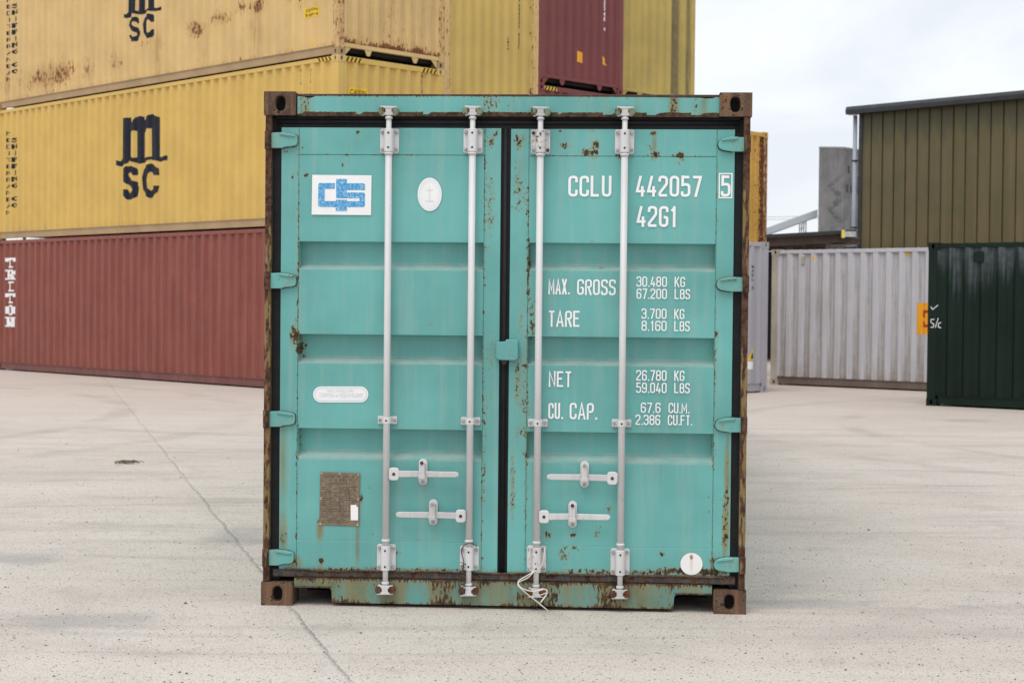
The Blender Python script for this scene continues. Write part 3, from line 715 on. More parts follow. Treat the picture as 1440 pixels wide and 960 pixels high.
C_green, bsN, _ = container(oG.x, oG.y, 0, aG, 6.058, 2.60, M['green'], 'glossy dark green container with chalk marks at the right edge', None, wear_side=wear_green, rows=14, cast=M['green'])
fw = Frame(oW.x, oW.y, aW); fgn = Frame(oG.x, oG.y, aG)

# ---- markings on the background containers
def put_text(txt, root, br, s0, z0, wd, ht, mat, axis='x', stack=False, bold=.02, name='lettering', fillf=.68):
    """text on a side (axis x: reading direction is -y) or on an end (axis y: reading direction +x)"""
    place = (lambda s, d, z: (.012 + d, s, z)) if axis == 'x' else (lambda s, d, z: (s, .012 + d, z))
    allb = bmesh.new()
    if stack:
        n = len(txt); step = ht / n
        items = [(ch, s0, z0 + ht - (i + 1) * step + step * .15, wd, step * fillf) for i, ch in enumerate(txt) if ch != ' ']
    else: items = [(txt, s0, z0, wd, ht)]
    for ch, a, b, w_, h_ in items:
        bm = text_mesh(ch, 1, w_ * (.35 if stack and ch in 'I1' else 1), h_, bold)
        off = w_ * .32 if stack and ch in 'I1' else 0
        for v in bm.verts:
            if axis == 'x': v.co.x = a - (v.co.x + off)
            else: v.co.x = a + v.co.x + off
            v.co.y += b
        conform(bm, br, place)
        me = bpy.data.meshes.new('x'); bm.to_mesh(me); bm.free(); allb.from_mesh(me); bpy.data.meshes.remove(me)
    return finish(allb, name, mat, root)
def tess(bm, P):
    from mathutils.geometry import tessellate_polygon
    V = [bm.verts.new((a, b, 0)) for a, b in P]
    for t in tessellate_polygon([[Vector((a, b, 0)) for a, b in P]]):
        try: bm.faces.new([V[i] for i in t])
        except ValueError: pass
def poly_mark(polys, root, br, mat, axis='x', name='marking', eps=.0025):
    place = (lambda s, d, z: (.012 + d, s, z)) if axis == 'x' else (lambda s, d, z: (s, .012 + d, z))
    bm = bmesh.new()
    for P in polys: tess(bm, P)
    conform(bm, br, place, eps); return finish(bm, name, mat, root)
def flat_mark(polys, root, mat, axis, d, name):
    mb = MB()
    for P in polys: mb.poly(P, d, axis)
    return mb.build(name, mat, root, recalc=False)

FM = Frame(SX, SY, SA, HC); FT = Frame(SX, SY, SA, 2 * HC)
def logo(root, br, at=None, sc=1):
    # outline digitised from the emblem, photo pixels on the side of the middle container
    k = 100 / 640
    ref = FM.hit(197.5, 280, 'x', .02)
    def pp(lst):
        o = [FM.hit(150 + a * k, 140 + b * k, 'x', .02) for a, b in lst]
        return o if at is None else [(at[0] + (a - ref[0]) * sc, at[1] + (b - ref[1]) * sc) for a, b in o]
    stems = [
        [(133,170),(225,158),(218,515),(190,545),(130,565)],
        [(225,158),(228,210),(252,158),(268,200),(262,285),(240,278),(222,290)],
        [(252,158),(300,148),(325,155),(330,195),(328,560),(262,560),(262,200)],
        [(325,190),(375,140),(400,170),(392,258),(362,262),(340,282),(328,300)],
        [(375,140),(405,128),(465,160),(465,545),(395,545),(392,200)],
        [(465,515),(500,520),(528,500),(536,515),(530,545),(480,562),(440,548),(395,535),(300,580),(262,570),(190,548),(180,575),(120,602),(76,585),(88,545),(118,556),(135,520),(218,515),(240,525),(262,520),(330,525),(395,512)],
    ]
    S_ = [(285,672),(240,682),(222,655),(200,650),(183,668),(190,695),(225,725),(270,745),(295,790),(290,840),(262,870),(228,898),(180,900),(150,860),(132,812),(180,808),(195,845),(220,838),(236,815),(225,788),(185,765),(150,735),(133,690),(140,640),(170,602),(225,596),(262,622)]
    C_ = [(460,680),(412,680),(400,655),(385,648),(372,670),(362,720),(368,790),(388,822),(405,806),(415,775),(460,775),(452,835),(420,868),(385,886),(345,860),(318,810),(314,700),(322,630),(350,595),(390,575),(430,590),(458,620)]
    place = lambda s, d, z: (.012 + d, s, z)
    allb = bmesh.new()
    for i, P in enumerate(stems + [S_, C_]):
        bm = bmesh.new(); tess(bm, pp(P))
        conform(bm, br, place, .0025 + .0006 * i); me = bpy.data.meshes.new('x'); bm.to_mesh(me); bm.free(); allb.from_mesh(me)
    finish(allb, 'emblem', M['navy'], root)
logo(C_mid, bsM)
# same emblem on the container above: same place on its own side, one container height up
logo(C_top, bsT, FT.hit(199, 56.6, 'x', .02), .72)
# vertical company lettering at the far left
def span(F, px0, py0, px1, py1, axis='x'):
    a = F.hit(px0, py0, axis, .03); b = F.hit(px1, py1, axis, .03); return a, b
for C, F, off in ((C_mid, FM, 0), (C_top, FM, 0)):
    up = .05 if C is C_top else 0
    a, b = span(F, 17.2, 193, 25, 293); put_text('SHIPPING CO', C, bsM, a[0], b[1] + up, abs(b[0] - a[0]), a[1] - b[1], M['navy'], stack=True, bold=.03, fillf=.74)
    a, b = span(F, 9.5, 183, 13.5, 303); put_text('MEDITERRANEAN', C, bsM, a[0], b[1] + up, abs(b[0] - a[0]), a[1] - b[1], M['navy'], stack=True, bold=0, fillf=.6)
SLAB = {'T': [(0, .78, 1, 1), (0, .62, .2, .79), (.8, .62, 1, .79), (.36, .0, .64, .79), (.2, 0, .8, .16)],
        'I': [(.15, .84, .85, 1), (.36, .15, .64, .85), (.15, 0, .85, .16)],
        'R': [(0, .84, .8, 1), (.12, .0, .38, .85), (0, 0, .48, .16), (.37, .40, .8, .56), (.72, .5, .98, .9), (.62, .12, .86, .41), (.6, 0, 1, .15)],
        'O': [(.22, .84, .78, 1), (.22, 0, .78, .16), (.02, .14, .28, .86), (.72, .14, .98, .86)],
        'N': [(.08, 0, .30, 1), (0, 0, .4, .14), (.70, 0, .92, 1), (.6, .86, 1, 1), (0, .86, .3, 1)]}
a, b = span(FS, 8.6, 361.5, 20.2, 461); st_ = (a[1] - b[1]) / 6; wd_ = abs(b[0] - a[0])
bm_ = bmesh.new(); kk = 0
for i_, ch in enumerate('TRITON'):
    zb_ = a[1] - (i_ + 1) * st_ + st_ * .08; hh_ = st_ * .84
    P_ = [[(x0, y0), (x1, y0), (x1, y1), (x0, y1)] for x0, y0, x1, y1 in SLAB[ch]]
    if ch == 'N': P_.append([(.1, 1), (.36, 1), (.92, 0), (.66, 0)])
    for q_ in P_:
        kk += 1; t_ = bmesh.new(); tess(t_, [(a[0] - u * wd_, zb_ + v * hh_) for u, v in q_])
        conform(t_, bsR, lambda s, d, z: (.012 + d, s, z), .003 + .0005 * (kk % 5)); me_ = bpy.data.meshes.new('x'); t_.to_mesh(me_); t_.free(); bm_.from_mesh(me_)
finish(bm_, 'lettering', M['ink'], C_red)
# small vertical codes near the corner on side and end
for px, t in ((421, 'MSCU 413'), (435, 'MSCU 7845')):
    a, b = span(FM, px, 97, px + 4.5, 133); put_text(t, C_mid, bsM, a[0], b[1] - .15, abs(b[0] - a[0]) * .8, a[1] - b[1] + .15, M['navy'], stack=True, bold=.0)
a, b = span(FM, 591, 104, 595.5, 136, 'y'); put_text('MSCU 413', C_mid, beM, a[0], b[1] - .3, abs(b[0] - a[0]), a[1] - b[1] + .3, M['navy'], 'y', stack=True, bold=.0)
F2 = Frame(*at_col(1), SA, 2 * ST); F3 = Frame(*at_col(2), SA, 2 * HC); F3b = Frame(*at_col(2), SA, HC)
a, b = span(F2, 730, -30, 733.5, 70, 'y'); put_text('MSCU 7384526 42G1', c2c, be2, a[0], b[1], .06, a[1] - b[1], M['navy'], 'y', stack=True, bold=.01, fillf=.8)
a, b = span(F2, 712.5, 52, 714.5, 72, 'y'); put_text('2.9M', c2c, be2, a[0], b[1], .04, a[1] - b[1], M['navy'], 'y', stack=True, bold=.0)
a, b = span(F3, 848.5, -40, 852.5, 46, 'y'); put_text('TGHU 85768 4', c3c, be3, a[0], b[1], .07, a[1] - b[1], M['ink'], 'y', stack=True, bold=.05, fillf=.85)
# stickers
def rect_on(F, px0, py0, px1, py1, axis, d=.02):
    a = F.hit(px0, py0, axis, d); b = F.hit(px1, py0, axis, d); c = F.hit(px1, py1, axis, d); e = F.hit(px0, py1, axis, d)
    z1 = (a[1] + b[1]) / 2; z0 = (c[1] + e[1]) / 2
    return [(a[0], z1), (b[0], z1), (b[0], z0), (a[0], z0)]
def sticker(root, F, br, px0, py0, px1, py1, mat, axis, txt=None, tmat=None, name='sticker', fs=.5):
    P = rect_on(F, px0, py0, px1, py1, axis); o = poly_mark([P], root, br, mat, axis, name)
    if txt:
        n = len(txt); h = abs(P[0][1] - P[2][1]); wd = abs(P[1][0] - P[0][0])
        for i, t in enumerate(txt):
            hh = h / n; zz = P[2][1] + h - (i + 1) * hh + hh * .2
            s0 = (max(P[0][0], P[1][0]) - wd * .08) if axis == 'x' else (P[0][0] + wd * .08)
            bm = text_mesh(t, 1, wd * .84, hh * .6, .01)
            for v in bm.verts: v.co.x = (s0 - v.co.x) if axis == 'x' else (s0 + v.co.x); v.co.y += zz
            place = (lambda s, d, z: (.012 + d, s, z)) if axis == 'x' else (lambda s, d, z: (s, .012 + d, z))
            conform(bm, br, place, .005); finish(bm, 'lettering', tmat or M['black'], root)
sticker(C_mid, FM, beM, 492.5, 124, 516, 136, M['stickeryellow'], 'y', ['CAUTION'])
sticker(C_top, FT, bsT, 428, 10.5, 446, 24, M['stickeryellow'], 'x', ['CAUTION', 'HIGH'])
sticker(C_top, FT, bsT, 435, 59, 440.5, 64.5, M['stickeryellow'], 'x')
sticker(c3c, F3, be3, 811.5, 73, 821, 88, M['stickerorange'], 'y')
a = F3.hit(848, 78, 'y'); b = F3.hit(848, 91, 'y'); c = F3.hit(856, 92.5, 'y'); poly_mark([[a, c, b]], c3c, be3, M['stickerorange'], 'y', 'sticker')
# hazard stripes on top rails
def stripes(root, s0, s1, H, axis, n=4):
    ya = MB(); bk = MB(); d = .0045 if axis == 'y' else .0065
    d2 = d - .002; z0, z1 = (H - .100, H - .022) if axis == 'y' else (H - .080, H - .018)
    ya.poly([(s0, z0), (s1, z0), (s1, z1), (s0, z1)], d, axis)
    st = (s1 - s0) / n
    for i in range(n):
        a = s0 + i * st; bk.poly([(a, z0), (a + st * .5, z0), (a + st * .95, z1), (a + st * .45, z1)], d2, axis)
    ya.build('hazard_marking', M['stickeryellow'], root, recalc=False); bk.build('hazard_stripe', M['black'], root, recalc=False)
for C, ax in ((C_mid, 'y'), (c3b, 'y')): stripes(C, .17, .52, HC, ax); stripes(C, W_ - .52, W_ - .17, HC, ax)
stripes(C_mid, .19, .58, HC, 'x', 4)
# grey container: small black code and warning triangle
def wstick():
    P = rect_on(fg, 1052.5, 508, 1061, 519, 'x'); poly_mark([P], C_grey, bsG, M['signwhite'], 'x', 'sticker')
    a = fg.hit(1057, 489.5, 'x', .02); b = fg.hit(1062, 506, 'x', .02); c = fg.hit(1052, 506.5, 'x', .02); poly_mark([[a, c, b]], C_grey, bsG, M['stickeryellow'], 'x', 'warning_sticker')
    a = fg.hit(1057, 495, 'x', .02); b = fg.hit(1059, 504, 'x', .02); c = fg.hit(1055, 504, 'x', .02); poly_mark([[a, c, b]], C_grey, bsG, M['black'], 'x', 'warning_symbol', .005)
    a, b = span(fg, 1056, 372, 1060, 408); put_text('MSKU 5', C_grey, bsG, a[0], b[1], abs(b[0] - a[0]), a[1] - b[1], M['black'], stack=True, bold=.01)
wstick()
# orange panel sign on the white container
P = rect_on(fw, 1289.5, 426, 1316, 470, 'x'); poly_mark([P], C_white, bsW, M['stickerorange'], 'x', 'sign_panel')
for q in ((1297, 436, 1301, 446), (1297, 436, 1312, 440), (1297, 452, 1301, 459.5), (1297, 456, 1312, 460)):
    poly_mark([rect_on(fw, *q, 'x')], C_white, bsW, M['redprint'], 'x', 'sign_mark', .0050 + .001 * random.random())
sticker(C_white, fw, bsW, 1142, 360, 1146, 364, M['stickeryellow'], 'x'); sticker(C_white, fw, bsW, 1273, 355.5, 1278, 359.5, M['stickeryellow'], 'x')
# vents / lashing fittings
for F, C, px, py, mt in ((fw, C_white, 1128.5, 366, M['white_worn']), (fgn, C_green, 1376, 361, M['green'])):
    s_, z_ = F.hit(px, py, 'x', 0); MB().prism(rrect(s_, z_, .16 if F is fgn else .06, .17, .02), -.012, .03, 'x').build('vent_cover', mt, C, .004)
# chalk on the green post
def chalk(F, C, lines):
    for ln in lines:
        bm = bmesh.new(); pts = [Vector(F.hit(px, py, 'x', 0)) for px, py in ln]; stroke(bm, pts, .011, False, 0, lambda p, d: (-.0025, p.x, p.y))
        finish(bm, 'chalk_mark', M['signwhite'], C)
chalk(fgn, C_green, [[(1309, 431), (1311.5, 435), (1319, 429)], [(1314, 449), (1309.5, 449), (1309, 453), (1313.5, 456), (1312.5, 460), (1308.5, 460)], [(1319.5, 447), (1315.5, 460.5)], [(1323.5, 453.5), (1320, 454.5), (1319.5, 459.5), (1323.5, 461)]])

# ================================================================== THE TEAL CONTAINER
FX, FY, FA = -1.25731, 8.20335, -0.05351
FF = Frame(FX, FY, FA)
W, H, LN = 2.438, 2.591, 12.192
root = empty('shipping_container', (FX, FY, 0), FA)
tag(root, 'teal container with white locking bars and rusty corners, standing alone in the foreground', 'shipping container')
def h(px, py, d=0.0): return FF.hit(px, py, 'y', d)
castings(root, W, LN, H, M['rust'], bevel=.009)
def obj_attr(o, fn): add_attr(o.data, fn)
# posts
for side in (0, 1):
    x0, x1 = (.004, .036) if side == 0 else (W - .036, W - .004)
    mb = MB(); n = 60
    for i in range(n):      # sliced for the wear attribute
        pass
    mb.box(x0, x1, .004, .12, .118, H - .115)
    o = mb.build('corner_post', M['post'], root, .005)
    bm = bmesh.new(); bm.from_mesh(o.data)
    for i in range(1, 50):
        bmesh.ops.bisect_plane(bm, geom=bm.verts[:] + bm.edges[:] + bm.faces[:], plane_co=(0, 0, .118 + i * .047), plane_no=(0, 0, 1))
    bm.to_mesh(o.data); bm.free()
    obj_attr(o, lambda c: (.35 + .9 * max(0, nz3(c.x * 2, side * 9, c.z * 2.2)) + (.5 if c.z > 2.1 or c.z < .35 else 0), .6 + .4 * nz3(c.x, side, c.z * 3)))
    x0, x1 = (.036, .075) if side == 0 else (W - .075, W - .036)
    MB().box(x0, x1, .06, .16, .118, H - .115).build('post_flange', M['rubber'], root)
    x0, x1 = (.004, .10) if side == 0 else (W - .10, W - .004)
    MB().box(x0, x1, LN - .16, LN - .004, .118, H - .115).build('corner_post', M['teal_worn'], root, .005)
# header
top = [(418.3, 132), (423, 133.5), (430, 137.2), (436, 138), (441, 136.5), (447, 134.6), (560, 135), (700, 135.8), (860, 136.5), (985, 137.8), (993, 138.8), (1002, 138.5), (1008, 136.5), (1012.7, 135)]
ptsT = [h(*p, .012) for p in top]; zlo = h(715, 164, .012)[1]
P = [(ptsT[0][0], zlo)] + ptsT + [(ptsT[-1][0], zlo)]
def sliced(polyxz, y0, y1, mat, name, wear, cx=.02, cz=.012, bevel=0):
    mb = MB(); mb.prism(polyxz, y0, y1); bm = mb.bm
    xs = [p[0] for p in polyxz]; zs = [p[1] for p in polyxz]
    x = min(xs) + cx
    while x < max(xs): bmesh.ops.bisect_plane(bm, geom=bm.verts[:] + bm.edges[:] + bm.faces[:], plane_co=(x, 0, 0), plane_no=(1, 0, 0)); x += cx
    z = min(zs) + cz
    while z < max(zs): bmesh.ops.bisect_plane(bm, geom=bm.verts[:] + bm.edges[:] + bm.faces[:], plane_co=(0, 0, z), plane_no=(0, 0, 1)); z += cz
    o = mb.build(name, mat, root, bevel); add_attr(o.data, wear); return o
def wear_header(c):
    e = c.z - zlo
    lo = (1.5 if e < .014 + .012 * nz3(c.x * 9, 1, 0) else 0) + math.exp(-e / .02) * .5
    x = c.x; r = lo
    for cx, wx in ((.215, .022), (2.05, .03), (2.16, .02), (.19, .015)): r = max(r, .55 * math.exp(-((x - cx) / wx) ** 2))
    tp = math.exp(-(ptsT[6][1] - c.z) / .008) * .7
    sp = .30 + .5 * nz3(x * 4, 3, c.z * 9) if x > 1.1 else .05
    st = math.exp(-((x - .215) / .03) ** 2) + math.exp(-((x - 2.05) / .04) ** 2) + math.exp(-((x - 2.2) / .03) ** 2) + math.exp(-((x - 1.87) / .015) ** 2)
    return max(r, tp, sp * .75), st * .9 + math.exp(-e / .03) * .4
sliced(P, .012, .10, M['teal'], 'door_header', wear_header)
MB().box(.162, W - .162, .018, .12, H - .020, H - .006).build('header_lip', M['rustdark'], root, .003)
# bottom sill with the two pockets
zt = h(715, 817, .012)[1]; zb = h(715, 851.5, .012)[1]
a0 = h(413.5, 830, .012)[0]; a1 = h(466, 830, .012)[0]; a2 = h(948, 840, .012)[0]; a3 = h(1001, 840, .012)[0]
pz = h(440, 825.5, .012)[1]; zc = zb
P = [(a0, zt), (a0, pz), (a1 - .012, pz), (a1, pz - .012), (a1 + .004, zc), (a2 - .004, zc), (a2, pz - .012), (a2 + .012, pz), (a3, pz), (a3, zt)]
def wear_sill(c):
    n = nz3(c.x * 7, 3, c.z * 1.5)
    return .24 + .55 * max(0, nz3(c.x * 6, 9, c.z * 6)) + .55 * math.exp(-(zt - c.z) / .012) + .35 * math.exp(-(c.z - zc) / .008), .45 + .9 * n + .4 * math.exp(-(zt - c.z) / .05)
sliced(P[::-1], .012, .10, M['teal_worn'], 'door_sill', wear_sill)
# rusty lips framing the pockets
mb = MB()
for (u0, u1) in ((a0, a1), (a2, a3)): mb.box(u0 + .002, u1 - .002, .006, .012, pz, pz + .007)
mb.build('pocket_lip', M['rust'], root)
# dark underframe behind
MB().box(.17, W - .17, .11, LN - .15, .10, .16).build('floor_frame', M['under'], root)
MB().box(.17, W - .17, .35, .40, .02, .10).build('cross_member', M['under'], root)

# ---- doors
def dx(px, d=.03): return px
DOORS = []
MARKS_L = [  # px, py, rx, ry, rust, stain
 (503,187,2.5,3.5,1.0,.9),(503,200,3,14,0,.7),(426,208,2,4,.9,.2),(402,213,3,3,.6,.2),(411,248,2.5,4,.9,.5),(430,246,3,5,.9,.6),(482,233,2,3,.8,.4),(420,300,1.5,90,.42,.2),
 (415,472,6,18,.85,.8),(420,490,4,10,.8,.4),(427,485,2,4,.8,.2),(424,500,4,3,.8,.3),(465,468,2,2,.9,.3),(690,200,6,8,.6,.4),(697,188,5,5,.7,.4),(690,300,7,70,.42,.4),(682,400,2,160,.50,.3),
 (682,350,3,10,.8,.5),(690,500,8,60,.35,.3),(682,640,2,120,.45,.3),(450,745,5,16,.35,1.3),(449,732,4,4,1.0,1),(503,760,3,40,.2,1.0),(508,700,3,7,1.0,1.0),(506,722,3,30,.3,1.0),(451,788,4,5,1.0,1),(451,797,3,8,.2,1.2),
 (398,650,5,70,.25,.9),(397,750,6,40,.4,1.0),(415,790,10,10,.6,1.0),(417,700,2,90,.5,.4),(470,801,50,4,.7,.8),(600,801,110,4,.6,.6),(520,684,3,3,.7,.2),(560,778,6,3,.6,.2),(600,758,20,3,.45,.2),(524,752,2,2,.8,.2),(420,650,2,100,.5,.3),(603,455,5,9,.35,.1),(545,186,30,3,.4,.2)]
MARKS_R = [(729,200,8,14,.62,.5),(728,260,9,50,.40,.4),(742,300,3,60,.55,.4),(743,380,3,60,.68,.4),(748,450,5,30,.62,.5),(735,560,9,70,.48,.4),(728,540,6,40,.6,.6),(742,600,2,150,.5,.3),(721,690,4,60,.5,.6),(740,700,3,60,.4,.5),
 (830,215,14,6,.78,.4),(838,205,6,8,.7,.5),(875,216,12,6,.85,.4),(920,218,10,5,.75,.3),(955,219,10,5,.95,.5),(955,228,12,8,.5,.3),(919,188,4,3.5,1.1,.9),(920,205,4,22,.2,.9),(915,210,6,8,.6,.4),(795,205,8,6,.6,.2),(1007,300,1.6,80,.5,.3),(1007,470,3,8,.9,.6),(1005,540,2,50,.62,.4),(1005,640,2,30,.45,.3),
 (788,185,5,2,.6,.2),(834,339,3,2,.9,.2),(845,376,6,2,.7,.1),(748,195,3,3,.8,.3),(1022,660,4,55,.45,1.2),(1020,740,5,40,.75,1.3),(1022,700,4,14,.9,1),(1005,790,8,10,.6,.9),(975,803,60,5,.9,.9),(880,804,120,4,.7,.6),(880,300,2,2,.5,.1),(806,752,5,3,.95,.4),(770,750,8,10,.5,.3),(792,780,8,14,.5,.3),(840,750,5,12,.5,.2),(856,715,5,8,.7,.6),(803,770,20,4,.5,.2),
 (855,770,10,3,.5,.1),(930,778,5,4,.7,.2),(930,768,30,2,.45,.1),(996,700,2,2,.8,.4),(998,720,2,3,.8,.5),(963,330,2,2,.6,.3),(712,705,5,50,.4,.4),(732,440,6,40,.4,.4),(986,192,3,30,0,.55),(850,185,40,2,.3,.1)]
def door(px0, px1, pxa, pxb, pyt, pyb, troughs, seamt, seamb, marks, name, flatx):
    D = .030
    xl = (h(px0[0], 180, D)[0] + h(px0[1], 800, D)[0]) / 2; xr = (h(px1[0], 180, D)[0] + h(px1[1], 800, D)[0]) / 2
    xa = (h(pxa[0], 220, D)[0] + h(pxa[1], 760, D)[0]) / 2; xb = (h(pxb[0], 220, D)[0] + h(pxb[1], 760, D)[0]) / 2
    xm = (px0[0] + px1[0]) / 2
    Z = lambda py: h(xm, py, D)[1]
    zt_, zb_ = Z(pyt), Z(pyb); zs, zq = Z(seamt), Z(seamb)
    tr = [(Z(t0), Z(t1), Z(t2), Z(t3)) for t0, t1, t2, t3 in troughs]
    DEP = .070; G = .0025
    bx = sorted({xl, xr, xa - G, xa, xa + G, xb - G, xb, xb + G, xa + G * 2.2, xb - G * 2.2}); bz = {zt_, zb_, zs - G, zs, zs + G, zq - G, zq, zq + G}
    for t in tr: bz |= set(t) | {t[0] + .006, t[0] - .004, t[3] - .006}
    def fill(b, st):
        b = sorted(b); o = []
        for p, q in zip(b, b[1:]):
            n = max(1, int((q - p) / st)); o += [p + (q - p) * i / n for i in range(n)]
        return o + [b[-1]]
    gx = fill(bx, .0125); gz = fill(bz, .011)
    def depth(x, z):
        d = 0.0
        inside = xa + G * 1.5 < x < xb - G * 1.5
        if inside:
            for t0, t1, t2, t3 in tr:
                if t3 < z < t0:
                    if z > t1: d = DEP * (t0 - z) / (t0 - t1)
                    elif z > t2: d = DEP
                    else: d = DEP * (z - t3) / (t2 - t3)
            if abs(z - zs) < 1e-5: d = max(d, .005)
            if abs(z - zq) < 1e-5: d = max(d, .0012)
        if (abs(x - xa) < 1e-5 or abs(x - xb) < 1e-5) and zq - .2 < z < zs + .3: d = max(d, .004)
        d += (.0042 * nz3(x * 2.2, 5, z * 2.2) + .0012 * nz3(x * 9, 5, z * 9)) * (1 if inside else .3)     # slight panel waviness
        return D + d
    bm = bmesh.new(); V = [[bm.verts.new((x, depth(x, z), z)) for x in gx] for z in gz]
    for i in range(len(gz) - 1):
        for j in range(len(gx) - 1): bm.faces.new((V[i][j], V[i][j + 1], V[i + 1][j + 1], V[i + 1][j]))
    # returns at the edges
    rim = [V[0][j] for j in range(len(gx))] + [V[i][-1] for i in range(1, len(gz))] + [V[-1][j] for j in range(len(gx) - 2, -1, -1)] + [V[i][0] for i in range(len(gz) - 2, 0, -1)]
    back = [bm.verts.new((v.co.x, .09, v.co.z)) for v in rim]
    for i in range(len(rim)): j = (i + 1) % len(rim); bm.faces.new((rim[j], rim[i], back[i], back[j]))
    me = bpy.data.meshes.new('door'); bm.to_mesh(me); bm.free(); me.materials.append(M['teal'])
    mk = []
    for px, py, rx, ry, r, s in marks: c = h(px, py, D); mk.append((c[0], c[1], rx / 275, ry / 275, r, s))
    def wear(c):
        r = s = du = 0.0
        for cx, cz, rx, rz, rr, ss in mk:
            q = ((c.x - cx) / rx) ** 2 + ((c.z - cz) / rz) ** 2
            if q < 6: e = math.exp(-q * .7); r = max(r, rr * e); s = max(s, ss * e)
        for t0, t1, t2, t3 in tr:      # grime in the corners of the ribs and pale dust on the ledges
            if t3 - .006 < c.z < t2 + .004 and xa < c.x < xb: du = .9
            for xe in (xa, xb):
                if abs(c.x - xe) < .03 and t3 - .02 < c.z < t0: r = max(r, .35 * (1 - abs(c.x - xe) / .03)); s = max(s, .4 * (1 - abs(c.x - xe) / .03))
        for xe in (xa, xb):
            if abs(c.x - xe) < .004: r = max(r, .42)
        if abs(c.z - zs) < .004 and xa < c.x < xb: r = max(r, .34)
        s = max(s, .8 * math.exp(-(c.z - zb_) / .015)); r = max(r, .45 * math.exp(-(c.z - zb_) / .010))
        return r * .95, s * 1.15, du
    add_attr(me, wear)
    o = bpy.data.objects.new(name, me); COL.objects.link(o); o.parent = root
    return o, xl, xr, zt_, zb_
TRL = [(340, 342, 371, 379), (470.5, 472.5, 503.5, 511), (603, 605, 636, 643.5)]
TRR = [(342, 344, 373, 380.5), (474, 476, 507, 514), (608, 610, 641, 648.5)]
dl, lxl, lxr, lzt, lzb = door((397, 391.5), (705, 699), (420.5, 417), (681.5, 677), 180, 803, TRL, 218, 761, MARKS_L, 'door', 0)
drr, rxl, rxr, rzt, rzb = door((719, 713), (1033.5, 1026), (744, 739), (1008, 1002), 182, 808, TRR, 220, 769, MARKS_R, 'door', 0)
# gaskets
mb = MB(); zg = h(715, 165.5, .035)[1]; zg2 = max(lzt, rzt)
mb.box(.05, W - .05, .040, .11, zg2 - .02, zlo - .001)
mb.tube([(.06, .040, (zg + zg2) / 2 + .004), (W - .06, .040, (zg + zg2) / 2 + .004)], .013, 8); mb.build('door_gasket', M['rubber'], root)
mb = MB(); mb.box(lxr - .004, rxl + .004, .040, .10, lzb + .01, lzt); mb.tube([((lxr + rxl) / 2 - .002, .042, lzb), ((lxr + rxl) / 2 - .002, .042, lzt)], .014, 8); mb.build('door_gasket', M['rubber'], root)
for a, b in ((.036, lxl + .004), (rxr - .004, W - .036)):
    mb = MB(); mb.box(a, b, .040, .059, .13, H - .13); mb.build('door_gasket', M['rubber'], root)
mb = MB(); mb.prism([(.05, lzb + .004), (.6, lzb + .002), (1.2, lzb + .004), (W - .05, rzb + .004), (W - .05, zt + .001), (.05, zt + .001)], .022, .10); o = mb.build('bottom_gasket', M['rubberrust'], root, .006)
# thin torn lip of the bottom seal
mb = MB(); pts = []
for i in range(80):
    xx = .11 + (W - .22) * i / 79; pts.append((xx, .018 + .004 * nz3(xx * 6, 1, 0), lzb + .002 + .007 * nz3(xx * 4, 0, 0)))
mb.tube(pts, .0045, 6); mb.build('seal_lip', M['rust'], root)

# ---- hinges
for side, ys in ((0, (185, 382.5, 577, 772)), (1, (191, 388, 586, 782.5))):
    for py in ys:
        if side == 0: pts = [(379, 1.5), (393, 1), (403, 1.6), (415, 4.2), (417.3, 6), (417.8, 14), (416.3, 18.8), (411, 20.6), (403, 21), (396, 23), (379, 23)]; dxp = -(py - 185) * .0088
        else: pts = [(1050, 2), (1038, 1.5), (1027, 1.2), (1015, 4), (1011.5, 7), (1010, 13), (1012, 17.5), (1017, 20), (1030, 22), (1050, 22)]; dxp = -(py - 191) * .0105
        Pn = [h(a + dxp, py + b, .0) for a, b in pts]
        cx = sum(p[0] for p in Pn) / len(Pn); cz = sum(p[1] for p in Pn) / len(Pn)
        hg = MB(); hg.prism(Pn, .006, .038)
        hg.prism([Pn[k] for k in (1, 2, 3)] + [(Pn[3][0], Pn[3][1] - .012), (Pn[2][0], Pn[2][1] - .016), (Pn[1][0], Pn[1][1] - .012)], -.003, .006) if side == 0 else hg.prism([Pn[1], Pn[2], Pn[3], (Pn[3][0], Pn[3][1] - .012), (Pn[2][0], Pn[2][1] - .016), (Pn[1][0], Pn[1][1] - .012)], -.003, .006)
        o = hg.build('hinge', M['teal'], root, .0035, 3); add_attr(o.data, lambda c: (.25, .3))
        # welded rim and knuckle
        mb = MB(); xk = .018 if side == 0 else W - .018
        z0, z1 = Pn[-1][1], Pn[0][1]
        mb.tube([(xk, -.001, z0 - .006), (xk, -.001, z1 + .008)], .0165, 12); kk_ = mb.build('knuckle', M['post'], o, .002); add_attr(kk_.data, lambda c: (.55, .55))
        mb = MB(); Pt = Pn[1:-1] if side == 0 else Pn[1:-1]
        mb.tube([(p[0], .0285, p[1] - .001) for p in Pt], .0042, 6); wb_ = mb.build('weld_bead', M['teal_worn'], o); add_attr(wb_.data, lambda c: (.75, .4))

